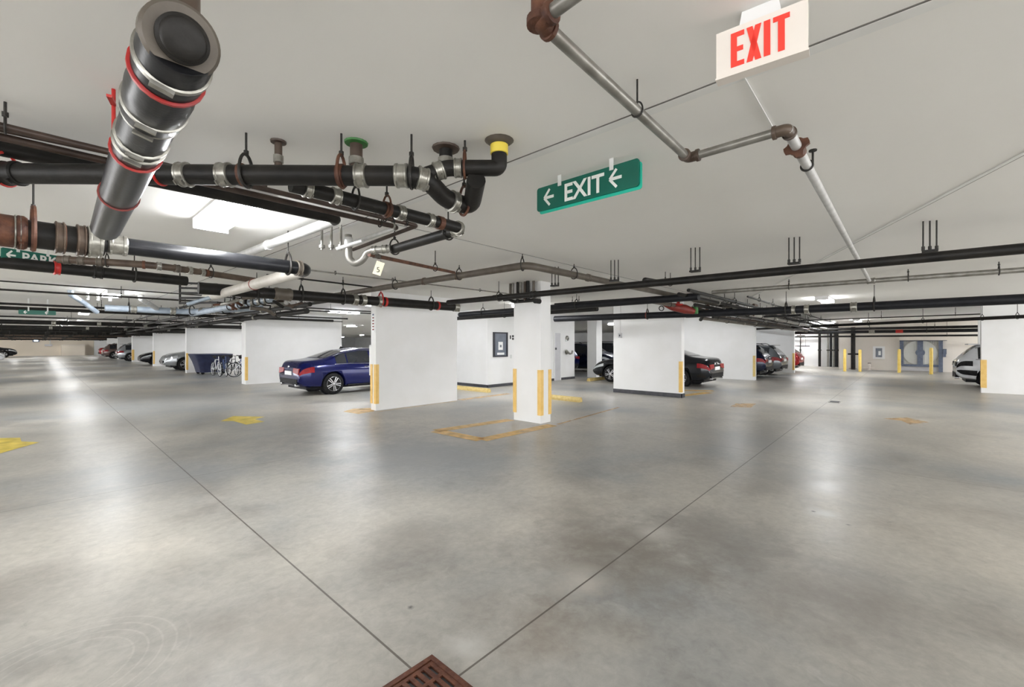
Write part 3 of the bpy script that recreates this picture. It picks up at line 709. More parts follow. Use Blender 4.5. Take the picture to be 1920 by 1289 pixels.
run('black pipe along the left edge below the rusty header', [(-190,473,.95),(350,528,.95)], .072, 'black', name='header_pipe', coup=[(103,'red',.06),(180,'black',.1)], hang=[250])
run('brown pipe with bands under the dark shiny drain pipe', [(108,487,.95),(290,498,.95),(500,530,.95)], .042, 'brown', name='drain_pipe', bend=.3,
    coup=[(125,'greybrown',.06),(150,'greybrown',.06),(185,'greybrown',.06),(295,'galv',.05),(330,'greybrown',.06),(352,'steel',.05),(376,'steel',.05)], straps=[(265,'rust',.03),(385,'rust',.04)], hang=[200,395])
run('thick black pipe with red rings along the top of the near left wall', [(372,541,.9),(858,577,.9)], .098, 'black', name='header_pipe',
    coup=[(530,'greybrown',.3),(664,'steel',.1),(680,'steel',.1),(710,'steel',.08),(854,'steel',.14)], straps=[(722,'red',.05),(820,'red',.05)], hang=[(563,'rod'),(643,'rod'),(713,'red'),(808,'rod'),(480,'rod')])
run('grey brown pipe with a right-angle elbow above the middle pillar', [(600,559,1.08),(988,498,1.08),(1590,622,1.08)], .052, 'greybrown', name='sprinkler_main', bend=.16,
    coup=[((795,0),'brown',.04),(858,'brown',.05),(1102,'greybrown',.05)], hang=[(979,'rod'),(1075,'rod'),(860,'rod'),(740,'rod')])
run('thin grey conduit on the ceiling behind the brown elbow pipe', [(560,505,1.21),(965,553,1.21)], .013, 'galv', name='conduit', cat='conduit', hang=[627,735,900])
run('thin black pipe above the thick black pipe at centre left', [(500,516,1.12),(712,541,1.12)], .015, 'black', name='water_pipe', hang=[565,643])
run('thin black pipe below the thick black pipe, over the blue sedan bay', [(440,577,1.0),(700,589,1.0)], .018, 'black', name='water_pipe', hang=[555,620])
run('thin dark pipe along the wall left of the blue sedan', [(470,597,.98),(642,604,.98)], .018, 'rod', name='water_pipe', hang=[560])
run('thin black line on the ceiling across the left aisle', [(-150,517,1.2),(480,562,1.2)], .014, 'rod', name='conduit', cat='conduit')

# --- pillar top cluster
cl = thing('pipe_riser_cluster', 'cluster of brown and black pipe stubs on top of the middle pillar', 'pipe riser', (6.63, 5.78, 2.46))
for k, (dx, dy, r, m, z0) in enumerate([(0,.32,.028,'greybrown',.06),(-.03,.22,.024,'galv',.05),(0,.12,.03,'brown',.03),(-.02,.02,.026,'galv',.04),(0,-.09,.034,'brown',0),(-.05,-.2,.036,'black',.02),(.02,-.29,.028,'greybrown',.03),(-.08,.05,.02,'black',-.03)]):
    MB().cyl((dx,dy,z0), (dx,dy,CEIL-2.46), r).lathe((dx,dy,z0+.05), (dx,dy,9), [(0,r+.002),(.003,r+.009),(.06,r+.009),(.063,r+.002)], 14).obj('riser', m, cl)
MB().tube([(-.03,.48,.06),(-.03,.34,.06),(0,.2,-.0),(0,-.2,-.0),(-.0,-.36,-.0)], .032).obj('cross_pipe', 'black', cl)
MB().cyl((-.05,-.38,-.02),(.10,-.38,-.02),.05).obj('end_cap', 'black', cl)
MB().ring((-.05,.56,.12), (1,0,0), .07, .012).obj('valve_handle', 'black', cl)
MB().tube([(-.05,.5,.1),(-.05,.78,.1),(-.05,.78,.17),(-.05,.5,.17)], .012, 8).obj('lever', 'black', cl)

# --- right hand side
run('long black pipe crossing the right side in front of the middle pillar', [(840,568,.92),(1970,462,.92)], .054, 'black', name='header_pipe', ext=(0,.6),
    coup=[(1000,'black',.12)], hang=[(935,'rod')])
mp = thing('galvanised_pipe', 'galvanised pipe zigzagging across the ceiling with rusty elbows', 'pipe', H(1080,-2,1.1))
def loc(v): return v-mp.location
A0 = H(1120,-40,1.1); A = H(1012,40,1.1); B = H(1290,297,1.1); C_ = H(1476,243,1.1); Dd = H(1630,527,1.1)
MB().tube([loc(p) for p in (A0, A)], .0235, 18).obj('pipe_body', 'galv', mp)
MB().tube([loc(p) for p in (A, B)], .0235, 18).obj('pipe_body', 'galv', mp)
MB().tube([loc(p) for p in (B, C_)], .023, 18).obj('pipe_body', 'galv', mp)
MB().tube([loc(p) for p in (C_, Dd)], .026, 18).obj('pipe_body', 'galvw', mp)
def elbow(p, a, b, r, R, m='rust'):
    a = (a-p).normalized(); b = (b-p).normalized(); s = loc(p)
    pts = rounded([s+a*R*1.5, s, s+b*R*1.5], R)
    mb = MB().tube(pts, r, 18)
    mb.lathe(s+a*R*1.35, s+a*9, [(0,r+.001),(.002,r+.006),(.018,r+.006),(.02,r+.001)], 18)
    mb.lathe(s+b*R*1.35, s+b*9, [(0,r+.001),(.002,r+.006),(.018,r+.006),(.02,r+.001)], 18)
    return mb.obj('elbow', m, mp)
elbow(A, A0, B, .031, .032, 'rust'); elbow(B, A, C_, .029, .035, 'brown'); elbow(C_, B, Dd, .029, .035, 'brown')
s = loc(A); MB().lathe(s-Vector((0,0,.02)), s+Vector((0,0,9)), [(0,.03),(.005,.045),(.03,.045),(.036,.03),(CEIL-A.z+.02,.03)], 18).obj('rusty_flange', 'rust', mp)
q = C_.lerp(Dd, .035); d = (Dd-C_).normalized()
mb = MB(); a0 = loc(q)
nrm = d.cross(Vector((0,0,1))).normalized(); up = nrm.cross(d)
R = []
for off in (0, .022):
    R.append([a0+d*off+(nrm*math.cos(x)+up*math.sin(x))*(.062 if int(k/3) % 2 == 0 else .046) for k, x in enumerate([2*math.pi*k/24 for k in range(24)])])
mb.rings(R); mb.obj('bolted_flange', 'rust', mp)
mb = MB().lathe(a0+d*.022, a0+d*9, [(0,.034),(.09,.034),(.095,.028)], 16); mb.obj('reducer', 'rust', mp)
q = C_.lerp(Dd, .085); a0 = loc(q)
MB().ring(a0, d, .031, .006).obj('clamp', 'rod', mp)
MB().cyl(a0+nrm*.03, a0+nrm*.03+Vector((0,0,.085)), .006, 8).lathe(a0+nrm*.03+Vector((0,0,.08)), a0+nrm*.03+Vector((0,0,9)), [(0,.022),(.008,.022)], 10).obj('test_valve', 'rod', mp)
q = A.lerp(B, .525); a0 = loc(q)
MB().ring(a0, (B-A).normalized(), .027, .004, sy=1.6).obj('hanger_ring', 'rod', mp)
MB().cyl(a0+Vector((0,0,.035)), a0+Vector((0,0,CEIL-q.z)), .0045, 8).obj('hanger_rod', 'rod', mp)
run('light grey sprinkler pipe fed by the zigzag pipe, across the upper right', [(1335,549,1.1),(1970,503,1.1)], .042, 'galv', name='sprinkler_pipe', ext=(0,.8), coup=[(1632,'galv',.12)], hang=[1478,1873,1700])
run('thick black pipe with silver bands across the right, in front of the ceiling lights', [(1040,599,.8),(1420,585,.8),(1970,559,.8)], .092, 'navyblk', name='header_pipe', ext=(0,1),
    coup=[(1487,'steel',.08),(1512,'steel',.1),(1599,'steel',.12)], straps=[(1212,'redd',.04)], hang=[1474,1639,(1213,'rod')])
run('black pipe reaching the near right wall from behind the middle pillar', [(862,591,.95),(1310,557,.95)], .078, 'navyblk', name='header_pipe', hang=[905,1080,985])
run('thin black pipe just above the pipes right of the middle pillar', [(1040,571,1.08),(1300,553,1.08)], .022, 'navyblk', name='water_pipe', hang=[1073,1085])
run('thick black horizontal pipe left of the pillar before the lobby', [(858,598,.86),(1120,580,.86)], .06, 'black', name='header_pipe', hang=[945])
run('black pipe running across the top of the wall in front of the white car', [(1415,618,.8),(1970,592,.8)], .055, 'black', name='header_pipe', ext=(0,1), hang=[1516,1628,1730,1841,1907])
run('thin black conduit over the right aisle above the white car', [(1470,603,.99),(1970,585,.99)], .02, 'rod', name='conduit', cat='conduit', ext=(0,1), hang=[1510,1652,1790])
run('black pipe far down the right aisle, highest of the distant three', [Vector((31,6.5,2.43)),Vector((31,-2.7,2.43))], .07, 'black', name='header_pipe', hang=[1630,1752], ext=(.5,3))
run('thick dark pipe far down the right aisle, middle of the distant three', [Vector((31.8,6.5,2.27)),Vector((31.8,-2.7,2.27))], .09, 'dgrey', name='header_pipe', coup=[(1634,'steel',.25)], straps=[(1686,'red',.3)], ext=(.5,3), hang=[1737])
run('thin black pipe far down the right aisle, lowest of the distant three', [Vector((33.0,5.0,2.03)),Vector((33.0,-2.7,2.03))], .05, 'black', name='header_pipe', ext=(.5,3), hang=[1775])
# pipes running down the right aisle
bundle = [(8.3,3.05,1.01,.034,'black'),(8.6,3.35,.985,.038,'black'),(10.2,3.64,1.08,.04,'galv'),(9.4,4.36,.97,.045,'greybrown'),(11.0,3.88,.96,.045,'black'),(11.5,4.12,1.12,.03,'black'),(12.4,4.2,.84,.045,'brown'),(12.3,4.62,.96,.06,'black'),(12.4,3.3,.84,.06,'galv'),(11.2,2.75,1.10,.02,'rod'),(12.4,3.6,.80,.045,'dgrey'),(12.4,3.9,.72,.035,'black'),(13,4.4,.74,.05,'greybrown')]
words = ['first','second','third','fourth','fifth','sixth','seventh','eighth','ninth','tenth','eleventh','twelfth','thirteenth','fourteenth']
for k, (x0, y, h, r, m) in enumerate(sorted(bundle, key=lambda b: b[1])):
    hg = [f for f in (.05,.12,.2,.3,.42,.55,.7,.85)]
    run('%s pipe running away down the right aisle, %s of the bundle from the right' % ({'black':'black','galv':'grey','greybrown':'grey brown','brown':'brown','rod':'thin black','dgrey':'dark grey'}[m], words[k]),
        [Vector((x0, y, EYE+h)), Vector((33.4, y+.1, EYE+h-.02))], r, m, name='bundle_pipe', hang=hg[:8] if k % 2 == 0 else hg[1::2], coup=[.1,.33,.6] if k % 3 == 0 else [.22], seg=12, group='pipes bundled along the right aisle')
run('hooked black pipe end crossing above the long black pipe', [(1206,536,.99),(1208,524,1.06),(1260,533,1.06)], .03, 'black', name='branch_pipe', bend=.05, hang=[.8, .95])
# tangle of fittings near the right wall top
tg2 = thing('fitting_tangle', 'tangle of red and dark pipe fittings over the near right wall', 'pipe fitting', Vector((12.15,4.0,2.46)))
random.seed(11)
for k in range(12):
    a = RT*random.uniform(-.5,1.6)+FW*random.uniform(-.4,.6)+Vector((0,0,random.uniform(-.16,.2)))
    b = a+random.choice([Vector((.5,0,0)),Vector((0,-.5,0)),Vector((0,0,.3)),Vector((.35,-.2,.05))])*random.uniform(.6,1.3)
    b.z = min(b.z, CEIL-tg2.location.z-.01)
    c = b+random.choice([Vector((.25,.15,-.1)),Vector((-.1,-.3,.0)),Vector((.2,0,.1))])
    MB().tube(rounded([a,b,c],.08), random.uniform(.02,.05), 10).obj('fitting', ['black','brown','dgrey','galv','black','rust'][k % 6], tg2)
rv = thing('alarm_valve', 'red painted valve body hanging over the near right wall', 'valve', Vector((11.0,4.35,2.52)))
MB().tube([-RT*.32+Vector((0,0,.09)), -RT*.1+Vector((0,0,.02)), RT*.22-Vector((0,0,.04)), RT*.46-Vector((0,0,.1))], [.05,.10,.12,.07], 16).obj('body', 'redd', rv)
MB().lathe(RT*.05+Vector((0,0,.04)), RT*.05+Vector((0,0,9)), [(0,.09),(.03,.12),(.05,.12),(.06,.04),(.14,.04)], 16).obj('bonnet', 'red', rv)
MB().ring(-RT*.38-Vector((0,0,.02)), FW, .06, .012).obj('hand_wheel', 'rod', rv)
MB().lathe(RT*.5-Vector((0,0,.16)), RT*.5+Vector((0,0,9)), [(0,.05),(.02,.06),(.2,.06),(.22,.04)], 14).obj('green_band', 'green', rv)

# --- distant pipes over the left aisle, across (along X)
far = [(12.6,1.02,.020,'rod'),(17.0,1.02,.03,'black'),(18.3,.98,.05,'black'),(24.5,1.0,.03,'black'),(28.2,.93,.095,'black'),(31,1.02,.05,'black'),(35.5,.9,.09,'black'),(38.3,.86,.14,'black'),(43,.95,.10,'brown'),(48.4,.82,.17,'black'),(56,.80,.18,'brown'),(63,.75,.18,'black'),(72,.72,.22,'brown'),(80,.66,.24,'black')]
for k, (y, h, r, m) in enumerate(far):
    run('%s pipe crossing the ceiling of the left aisle, %s from the camera' % ({'rod':'thin black','black':'black','brown':'brown'}[m], words[k]),
        [Vector((-9, y, EYE+h)), Vector((12 if k > 2 else 8.6, y+.05, EYE+h))], r, m, name='cross_pipe', hang=[.25,.36,.47,.58,.69,.8][:6], csteel='rod' if r > .1 else 'steel', coup=[.33,.45,.52,.6,.7] if r > .06 else [], seg=12, group='pipes crossing the left aisle')
# along Y over the left aisle edge
lon = [(3.1,9.2,.88,.07,'bluepipe'),(3.5,9.6,.98,.05,'black'),(3.9,9.4,.84,.05,'black'),(4.25,10.5,.92,.06,'brown'),(4.6,9.5,1.0,.035,'rod'),(4.9,12,.88,.075,'black'),(2.7,12.5,1.02,.03,'black')]
for k, (x, y0, h, r, m) in enumerate(lon):
    run('%s pipe running away along the left aisle, %s from the left' % ({'rod':'thin black','black':'black','brown':'brown','bluepipe':'light blue grey'}[m], words[k]),
        [Vector((x, y0, EYE+h)), Vector((x+.1, 82, EYE+h-.1))] if m != 'bluepipe' else [Vector((x, y0, EYE+h)), Vector((x, 15.8, EYE+h))], r, m, name='aisle_pipe', hang=[.03,.08,.14,.2,.3,.42], coup=[.04,.1,.16,.24,.34] if k % 2 == 0 else [.06], seg=12, group='pipes along the left aisle')
run('pale grey pipe lit by the ceiling light over the left aisle', [Vector((1.15,15.3,2.52)), Vector((2.95,15.35,2.52)), Vector((3.95,12.6,2.55))], .085, 'bluepipe', name='drain_pipe', bend=.2, coup=[.12,.3,.5,.6,.65], hang=[.1,.4,.7])
run('pale curved branch dropping from the ceiling over the left aisle', [Vector((.5,14.4,2.84)), Vector((.5,14.4,2.74)), Vector((.72,14.9,2.62)), Vector((1.0,15.25,2.40))], .055, 'bluepipe', name='branch_pipe', bend=.1)
run('pale slanting branch joining the lit grey pipe', [Vector((1.75,14.4,2.84)), Vector((1.76,14.42,2.74)), Vector((2.2,15.3,2.56))], .06, 'galvw', name='branch_pipe', bend=.1)
for k, x in enumerate((.8,.98,1.2)):
    stub_p = thing('pipe_stub', 'pale vertical stub over the left aisle, %s from the left' % words[k], 'pipe stub', (x, 14.7, 2.66), 0, 'pale stubs over the left aisle')
    MB().cyl((0,0,0),(0,0,.19),.03).obj('pipe_body', 'galvw', stub_p); MB().lathe((0,0,.04),(0,0,9),[(0,.035),(.05,.035)],12).obj('coupling', 'steel', stub_p)
fr = thing('junction_rack', 'black slatted pipe rack hanging behind the brown banded pipe', 'pipe rack', H(350,548,.92))
mb = MB()
for k in range(5): mb.bar(-RT*.12+Vector((0,0,.16-.09*k)), RT*.55+Vector((0,0,.13-.08*k)), .03, .035)
mb.bar(-RT*.12+Vector((0,0,.2)), -RT*.12-Vector((0,0,.22)), .03, .03); mb.obj('rack_bars', 'black', fr, False)
MB().tube([RT*.02-Vector((0,0,.22)), RT*.5-Vector((0,0,.08))], .035, 12).obj('blue_pipe', 'bluepipe', fr)
MB().cyl(-RT*.12+Vector((0,0,.2)), -RT*.12+Vector((0,0,CEIL-fr.location.z)), .01, 8).obj('hanger_rod', 'rod', fr)
tg3 = thing('fitting_tangle', 'tangle of brown fittings and straps left of the blue sedan bay', 'pipe fitting', H(470,567,.85))
random.seed(5)
for k in range(12):
    a = RT*random.uniform(-.75,.55)+FW*random.uniform(-.2,.5)+Vector((0,0,random.uniform(-.14,.12)))
    b = a+random.choice([Vector((.4,0,0)),Vector((0,-.4,0)),Vector((0,0,.2)),Vector((.3,-.2,.05))])*random.uniform(.6,1.2)
    c = b+random.choice([Vector((.2,.1,-.1)),Vector((-.1,-.2,.0)),Vector((.2,0,.08))])
    MB().tube(rounded([a,b,c],.08), random.uniform(.018,.04), 10).obj('fitting', ['brown','black','rust','greybrown','galv','black'][k % 6], tg3)
# triple rods standing on the long black pipe
for k, (px, py) in enumerate(((1148,525),(1300,507),(1487,492),(1744,468),(1036,535))):
    p = H(px, py, .95); rt = thing('hanger_rod_set', 'set of three black hanger rods on the long black pipe, %s from the left' % ['second','third','fourth','fifth','first'][k], 'hanger rods', (p.x+.09, p.y, p.z), 0, 'rod sets on the long black pipe')
    for j, dy in enumerate((-.05, 0, .05)):
        mb = MB().cyl((-.02*j,dy,0), (-.02*j,dy,CEIL-p.z), .007, 8); mb.lathe((-.02*j,dy,0), (-.02*j,dy,9), [(0,.014),(.04,.014),(.045,.008)], 8); mb.obj('rod', 'rod', rt)
    MB().box(-.075,.01,-.06,.06,-.02,0).obj('saddle', 'black', rt, False)
# black riser by the far wall, recess risers
rs = thing('downpipe', 'thick black downpipe between the bollards on the far right wall', 'downpipe', (33.75, 2.42, 0))
MB().cyl((0,0,0),(0,0,2.6),.11).obj('pipe_body', 'black', rs); MB().cyl((-.02,-.26,.95),(-.02,.26,.95),.05).obj('valve', 'black', rs); MB().lathe((0,0,.04),(0,0,9),[(0,.2),(.02,.2)],16).obj('base_flange', 'brown', rs)
for k, (y, r, m) in enumerate(((5.6,.03,'black'),(4.47,.08,'black'),(4.0,.05,'galv'),(3.84,.07,'dgrey'),(3.68,.05,'galv'),(3.53,.09,'dgrey'),(3.36,.05,'black'))):
    rr_ = thing('riser_pipe', '%s riser in the far recess, %s from the left' % ({'black':'black','galv':'silver','dgrey':'dark grey'}[m], words[k]), 'riser pipe', (36.7, y, 0), 0, 'risers in the far recess')
    MB().cyl((0,0,0),(0,0,CEIL),r).obj('pipe_body', m, rr_); MB().lathe((0,0,1.1),(0,0,9),[(0,r+.03),(.08,r+.03)],12).obj('coupling', 'rod', rr_)
run('thin black pipe across the far recess with a valve', [Vector((36.4,6.6,1.42)), Vector((36.4,5.0,1.42))], .03, 'black', name='water_pipe', coup=[.5], hang=[.15,.85])
run('rusty red pipe across the top of the far recess', [Vector((36.3,8.8,2.3)), Vector((36.3,3.9,2.3))], .05, 'redd', name='sprinkler_pipe', coup=[.2,.6], hang=[.1,.5,.9])
tg4 = thing('fitting_tangle', 'tangle of brown fittings over the far pipe recess', 'pipe fitting', (35.2,5.4,2.4))
random.seed(3)
for k in range(14):
    a = Vector((random.uniform(-.5,.5), random.uniform(-1.4,1.8), random.uniform(-.3,.3))); b = a+random.choice([Vector((0,.5,0)),Vector((0,0,.25)),Vector((.3,.2,0))]); c = b+Vector((0,random.uniform(-.3,.3),-.15))
    b.z = min(b.z,.4); MB().tube(rounded([a,b,c],.1), random.uniform(.03,.07), 8).obj('fitting', ['brown','black','rust','dgrey'][k % 4], tg4)

# ---------------------------------------------------------------- far right wall: bollards, hose cabinet, gate
def bollard(label, x, y, h=1.25, r=.13):
    t = thing('bollard', label, 'bollard', (x, y, 0), 0, 'yellow bollards')
    MB().lathe((0,0,0),(0,0,9),[(0,r),(h-.05,r),(h-.015,r*.85),(h,r*.4)],18).obj('post', 'bollard', t); MB().lathe((0,0,0),(0,0,9),[(0,r+.05),(.012,r+.05)],16).obj('base_ring', 'floor', t); return t
pix = [(1584,697.5,1.36),(1612.5,698,1.32),(1686,700,1.36),(1746,703,1.45)]
for (px, py, h), lb in zip(pix, ('yellow bollard standing left of the thick black downpipe','yellow bollard standing right of the thick black downpipe','yellow bollard at the left side of the blue gate','yellow bollard at the right side of the blue gate')):
    g = G(px, py); bollard(lb, g.x, g.y, h*.95, .07)
def wy(px, X=34.0):   # Y on the far wall plane seen at a pixel column
    k = (px-CX)/FPX       # r = k f ; r=.674X-.738Y, f=.738X+.674Y
    return (RT.x*X-k*FW.x*X)/(k*FW.y-RT.y)
hc = thing('hose_cabinet', 'white framed hose cabinet on the far right wall', 'cabinet', (34, wy(1648), 1.05))
MB().box(-.12,0,-.27,.27,-.38,.38).obj('frame', 'housing', hc, False); MB().box(-.13,-.12,-.15,.15,-.27,.27).obj('recess', 'boardg', hc, False); MB().box(-.16,-.13,-.09,.02,-.15,.1).obj('hose', 'paper', hc, False)
y0, y1 = wy(1762), wy(1690); X = 34.0
gt = thing('blue_gate', 'slate blue double gate with round white mesh panels in the far right wall', 'gate', (X, (y0+y1)/2, 0)); hw = (y1-y0)/2
GB, GT = .40, 1.74
MB().box(-.14,0,-hw-.12,-hw+.05,0,GT+.1).obj('gate_post', 'bluemetal', gt, False)
MB().box(-.14,0,hw-.1,hw+.07,.35,GT+.1).obj('gate_post', 'bluemetal', gt, False)
MB().box(-.15,0,-.12,.12,GB,GT).lathe((-.05,0,1.08),(-9,0,1.08),[(0,.2),(.13,.2)],18).obj('centre_stile', 'bluemetal', gt, False)
MB().box(-.12,0,-hw,hw,GB-.12,GB).obj('bottom_rail', 'bluemetal', gt, False)
MB().box(-.10,0,-hw,hw,GT,GT+.08).obj('top_rail', 'bluemetal', gt, False)
MB().box(-.02,-.005,-hw,hw,GB,GT).obj('mesh_backing', 'meshbk', gt, False)
MB().box(-.06,-.005,-hw,hw,0.02,GB-.12).obj('kick_panel', 'greydoor', gt, False)
mb = MB(); R_ = min(hw*.92,.78); cz = (GB+GT)/2
for k in range(int(2*hw/.09)):
    y = -hw+.06+k*.09; mb.bar((-.04,y,GB),(-.04,y,GT),.018,.018)
for k in range(int((GT-GB)/.09)):
    z = GB+.05+k*.09; mb.bar((-.05,-hw,z),(-.05,hw,z),.018,.018)
mb.obj('wire_mesh', 'meshw', gt, False)
MB().lathe((-.02,0,cz),(-9,0,cz),[(0,R_),(.012,R_)],36).obj('round_panel', 'signwhite', gt, False)
MB().ring((-.06,0,cz),(1,0,0),R_,.03,36,6).obj('round_frame', 'meshbk', gt)
MB().box(-.2,-.05,-hw-.24,-hw-.13,.85,1.25).obj('side_latch', 'bluemetal', gt, False)
sh = thing('shutter_box', 'cream roller shutter box above the blue gate', 'shutter', (34, (wy(1690)+wy(1771))/2, 1.84)); hw2 = (wy(1683)-wy(1771))/2
MB().box(-.29,-.01,-hw2,hw2,-.06,.16).obj('box', 'exitw', sh, False); MB().box(-.3,-.02,-hw2,hw2,-.09,-.06).obj('slat_edge', 'base', sh, False)
wall_plate('intercom', 'small grey intercom on the wall right of the blue gate', 'intercom', (34, wy(1770), 1.15), 'x', .2, .3, 'boardg', .05)
g = G(1630, 696); pv = thing('hydrant_valve', 'small cream pipe valve standing at the foot of the far right wall', 'valve', (33.6, wy(1630,33.6), 0))
MB().lathe((0,0,0),(0,0,9),[(0,.1),(.02,.1),(.03,.05),(.22,.05),(.24,.07),(.34,.07),(.36,.03),(.42,.03)],14).obj('valve_body', 'exitw', pv)
MB().cyl((0,-.25,.12),(0,.3,.12),.04).obj('cross_pipe', 'exitw', pv)
MB().ring((0,0,.42),(0,0,1),.07,.015).obj('hand_wheel', 'rod', pv)

# far left wall
wf = thing('wall_window', 'small blue-framed window high on the far beige wall', 'window', (0,84,0))
def wx(px, Y=84.0):
    k = (px-CX)/FPX; return (RT.y*Y-k*FW.y*Y)/(k*FW.x-RT.x)
x0, x1 = wx(61), wx(74)
MB().box(x0,x1,-.1,0,1.8,2.6).obj('frame', 'bluemetal', wf, False); MB().box(x0+.12,x1-.12,-.12,-.1,1.9,2.5).obj('pane', 'skyw', wf, False)
pn = thing('low_storage_box', 'large beige box standing against the far beige wall', 'box', (wx(137,83.3),83.3,0)); hb = (wx(158,82.5)-wx(114,82.5))/2
MB().box(-hb,hb,-.8,.68,0,1.35).obj('body', 'beige', pn, False); MB().box(-hb-.03,hb+.03,-.83,.69,1.35,1.42).obj('lid', 'warm', pn, False)
hr = thing('wall_fitting', 'pale wall fitting with a thin conduit on the far beige wall', 'wall fitting', (wx(92),84,1.35))
MB().box(-.4,.3,-.2,0,-.1,.15).obj('box', 'greydoor', hr, False); MB().cyl((.1,-.1,.15),(.1,-.1,1.4),.05,8).obj('conduit', 'galvw', hr)
struct(MB().box(5.2,8.2,83.4,83.99,0,CEIL), 'wall_far_bright', 'wall')

# ---------------------------------------------------------------- signs
# green hanging EXIT sign
def green_sign(label, p0, p1, hgt, words_, size, arrows, nm='exit_sign', zt=None):
    """p0 left top, p1 right top, as seen by the camera"""
    p0 = Vector(p0); p1 = Vector(p1); z = (p0.z+p1.z)/2; p0.z = p1.z = z
    L = (p1-p0).length; xd = (p1-p0).normalized(); zd = Vector((0,0,1)); nd = xd.cross(zd)   # nd points away from the reader or to it
    if nd.dot(p0-Vector((0,0,z))) > 0: nd = -nd
    root = thing(nm, label, 'sign', p0)
    def P(x, zz, n=0): return xd*x+zd*zz+nd*n
    cr = .02; poly = []
    for cx, cz, a0 in ((L-cr,-cr,0),(cr,-cr,90),(cr,-hgt+cr,180),(L-cr,-hgt+cr,270)):
        for k in range(5):
            q = math.radians(a0+k*22.5); poly.append(P(cx+cr*math.cos(q), cz+cr*math.sin(q)))
    MB().prism(poly, nd*-.012).obj('panel', 'grnsign', root, False)
    if nm == 'exit_sign': MB().prism([p+xd*.014-zd*.02-nd*.016 for p in poly], nd*-.004).obj('edge_glow_panel', 'teal', root, False)  # added sheet whose teal colour paints the sign's edge glow
    for x in (L*.24, L*.75):
        MB().prism([P(x,-.03,.003),P(x+.03,-.03,.003),P(x+.03,CEIL-z-.0005,.003),P(x,CEIL-z-.0005,.003)], nd*.004).obj('clip', 'clear', root, False)
    cap = size*.72
    tx = (L-0)/2
    text_obj('lettering', words_, size, .001, 'signwhite', root, P(L*(.5 if nm == 'exit_sign' else .64),-(hgt+cap)/2,.0025), xd, zd, sx=.92, align='CENTER', bold=.0035)
    for ax in arrows:
        s = hgt*.32; c = -hgt/2; th = .014
        mb = MB(); n0 = .001
        def st(a, b, w_):
            a = Vector((a[0], 0, a[1])); b = Vector((b[0], 0, b[1])); d_ = (b-a).normalized(); nn = Vector((-d_.z, 0, d_.x))*w_/2
            q = [a+nn, a-nn, b-nn, b+nn]; mb.prism([P(v.x, v.z, n0) for v in q], nd*.002)
        st((ax+s*1.5, c), (ax, c), th*1.5); st((ax-s*.05, c), (ax+s*.85, c+s*1.05), th*1.3); st((ax-s*.05, c), (ax+s*.85, c-s*1.05), th*1.3)
        mb.obj('arrow', 'signwhite', root, False)
    return root
a = H(1007,355,1.2); b = H(1198,296,1.2)
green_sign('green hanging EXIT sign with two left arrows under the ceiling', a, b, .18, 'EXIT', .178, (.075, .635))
a = H(2,464,1.12); b = H(112,481,1.12); 
green_sign('green hanging PARK sign partly behind the rusty header pipe', a, b, .155, 'PARK', .15, (.05,), nm='parking_sign')
a = Vector((-.38,18.0,2.53)); b = Vector((.33,18.0,2.53))
green_sign('distant small green hanging sign over the left aisle', a, b, .12, '', .1, (.1,.5), nm='direction_sign')
# red EXIT box sign
a = H(1343,65,1.2); b = H(1515,-3,1.2); a.z = b.z = EYE+1.2
xd = (b-a).normalized(); zd = Vector((0,0,1)); nd = xd.cross(zd)
if nd.dot(Vector((a.x,a.y,0))) > 0: nd = -nd
L = (b-a).length; hh = .176
es = thing('exit_sign', 'white box EXIT sign with red letters at upper right', 'sign', a)
def P(x, z, n=0): return xd*x+zd*z+nd*n
MB().prism([P(0,-hh),P(L,-hh),P(L,0),P(0,0)], -nd*.045).obj('case', 'exitw', es, False)
MB().prism([P(-.003,-hh-.003,.001),P(L+.003,-hh-.003,.001),P(L+.003,-hh+.004,.001),P(-.003,-hh+.004,.001)], -nd*.05).obj('bottom_rim', 'exitw', es, False)
MB().prism([P(L*.27,.001,-.005),P(L*.73,.001,-.005),P(L*.70,CEIL-a.z-.001,-.005),P(L*.30,CEIL-a.z-.001,-.005)], -nd*.05).obj('canopy', 'housing', es, False)
mb = MB()
def bl(pts): mb.prism([P(x, z, .0005) for x, z in pts], nd*.002)
z0 = -hh*.86; z1 = -hh*.13; st_ = .021; x = L*.175; wE = L*.155
# E
bl([(x,z0),(x+st_,z0),(x+st_,z1),(x,z1)]); bl([(x+st_,z0),(x+wE,z0),(x+wE,z0+.018),(x+st_,z0+.018)]); bl([(x+st_,z1-.018),(x+wE,z1-.018),(x+wE,z1),(x+st_,z1)]); zm = (z0+z1)/2; bl([(x+st_,zm-.009),(x+wE*.92,zm-.009),(x+wE*.92,zm+.009),(x+st_,zm+.009)])
# X
x = L*.355; wX = L*.165; bl([(x,z0),(x+.02,z0),(x+wX,z1),(x+wX-.02,z1)]); bl([(x+wX-.02,z0),(x+wX,z0),(x+.02,z1),(x,z1)])
# I
x = L*.545; bl([(x,z0),(x+st_,z0),(x+st_,z1),(x,z1)])
# T
x = L*.645; wT = L*.175; bl([(x,z1-.018),(x+wT,z1-.018),(x+wT,z1),(x,z1)]); bl([(x+wT/2-st_/2,z0),(x+wT/2+st_/2,z0),(x+wT/2+st_/2,z1-.018),(x+wT/2-st_/2,z1-.018)])
mb.obj('lettering', 'exitr', es, False)

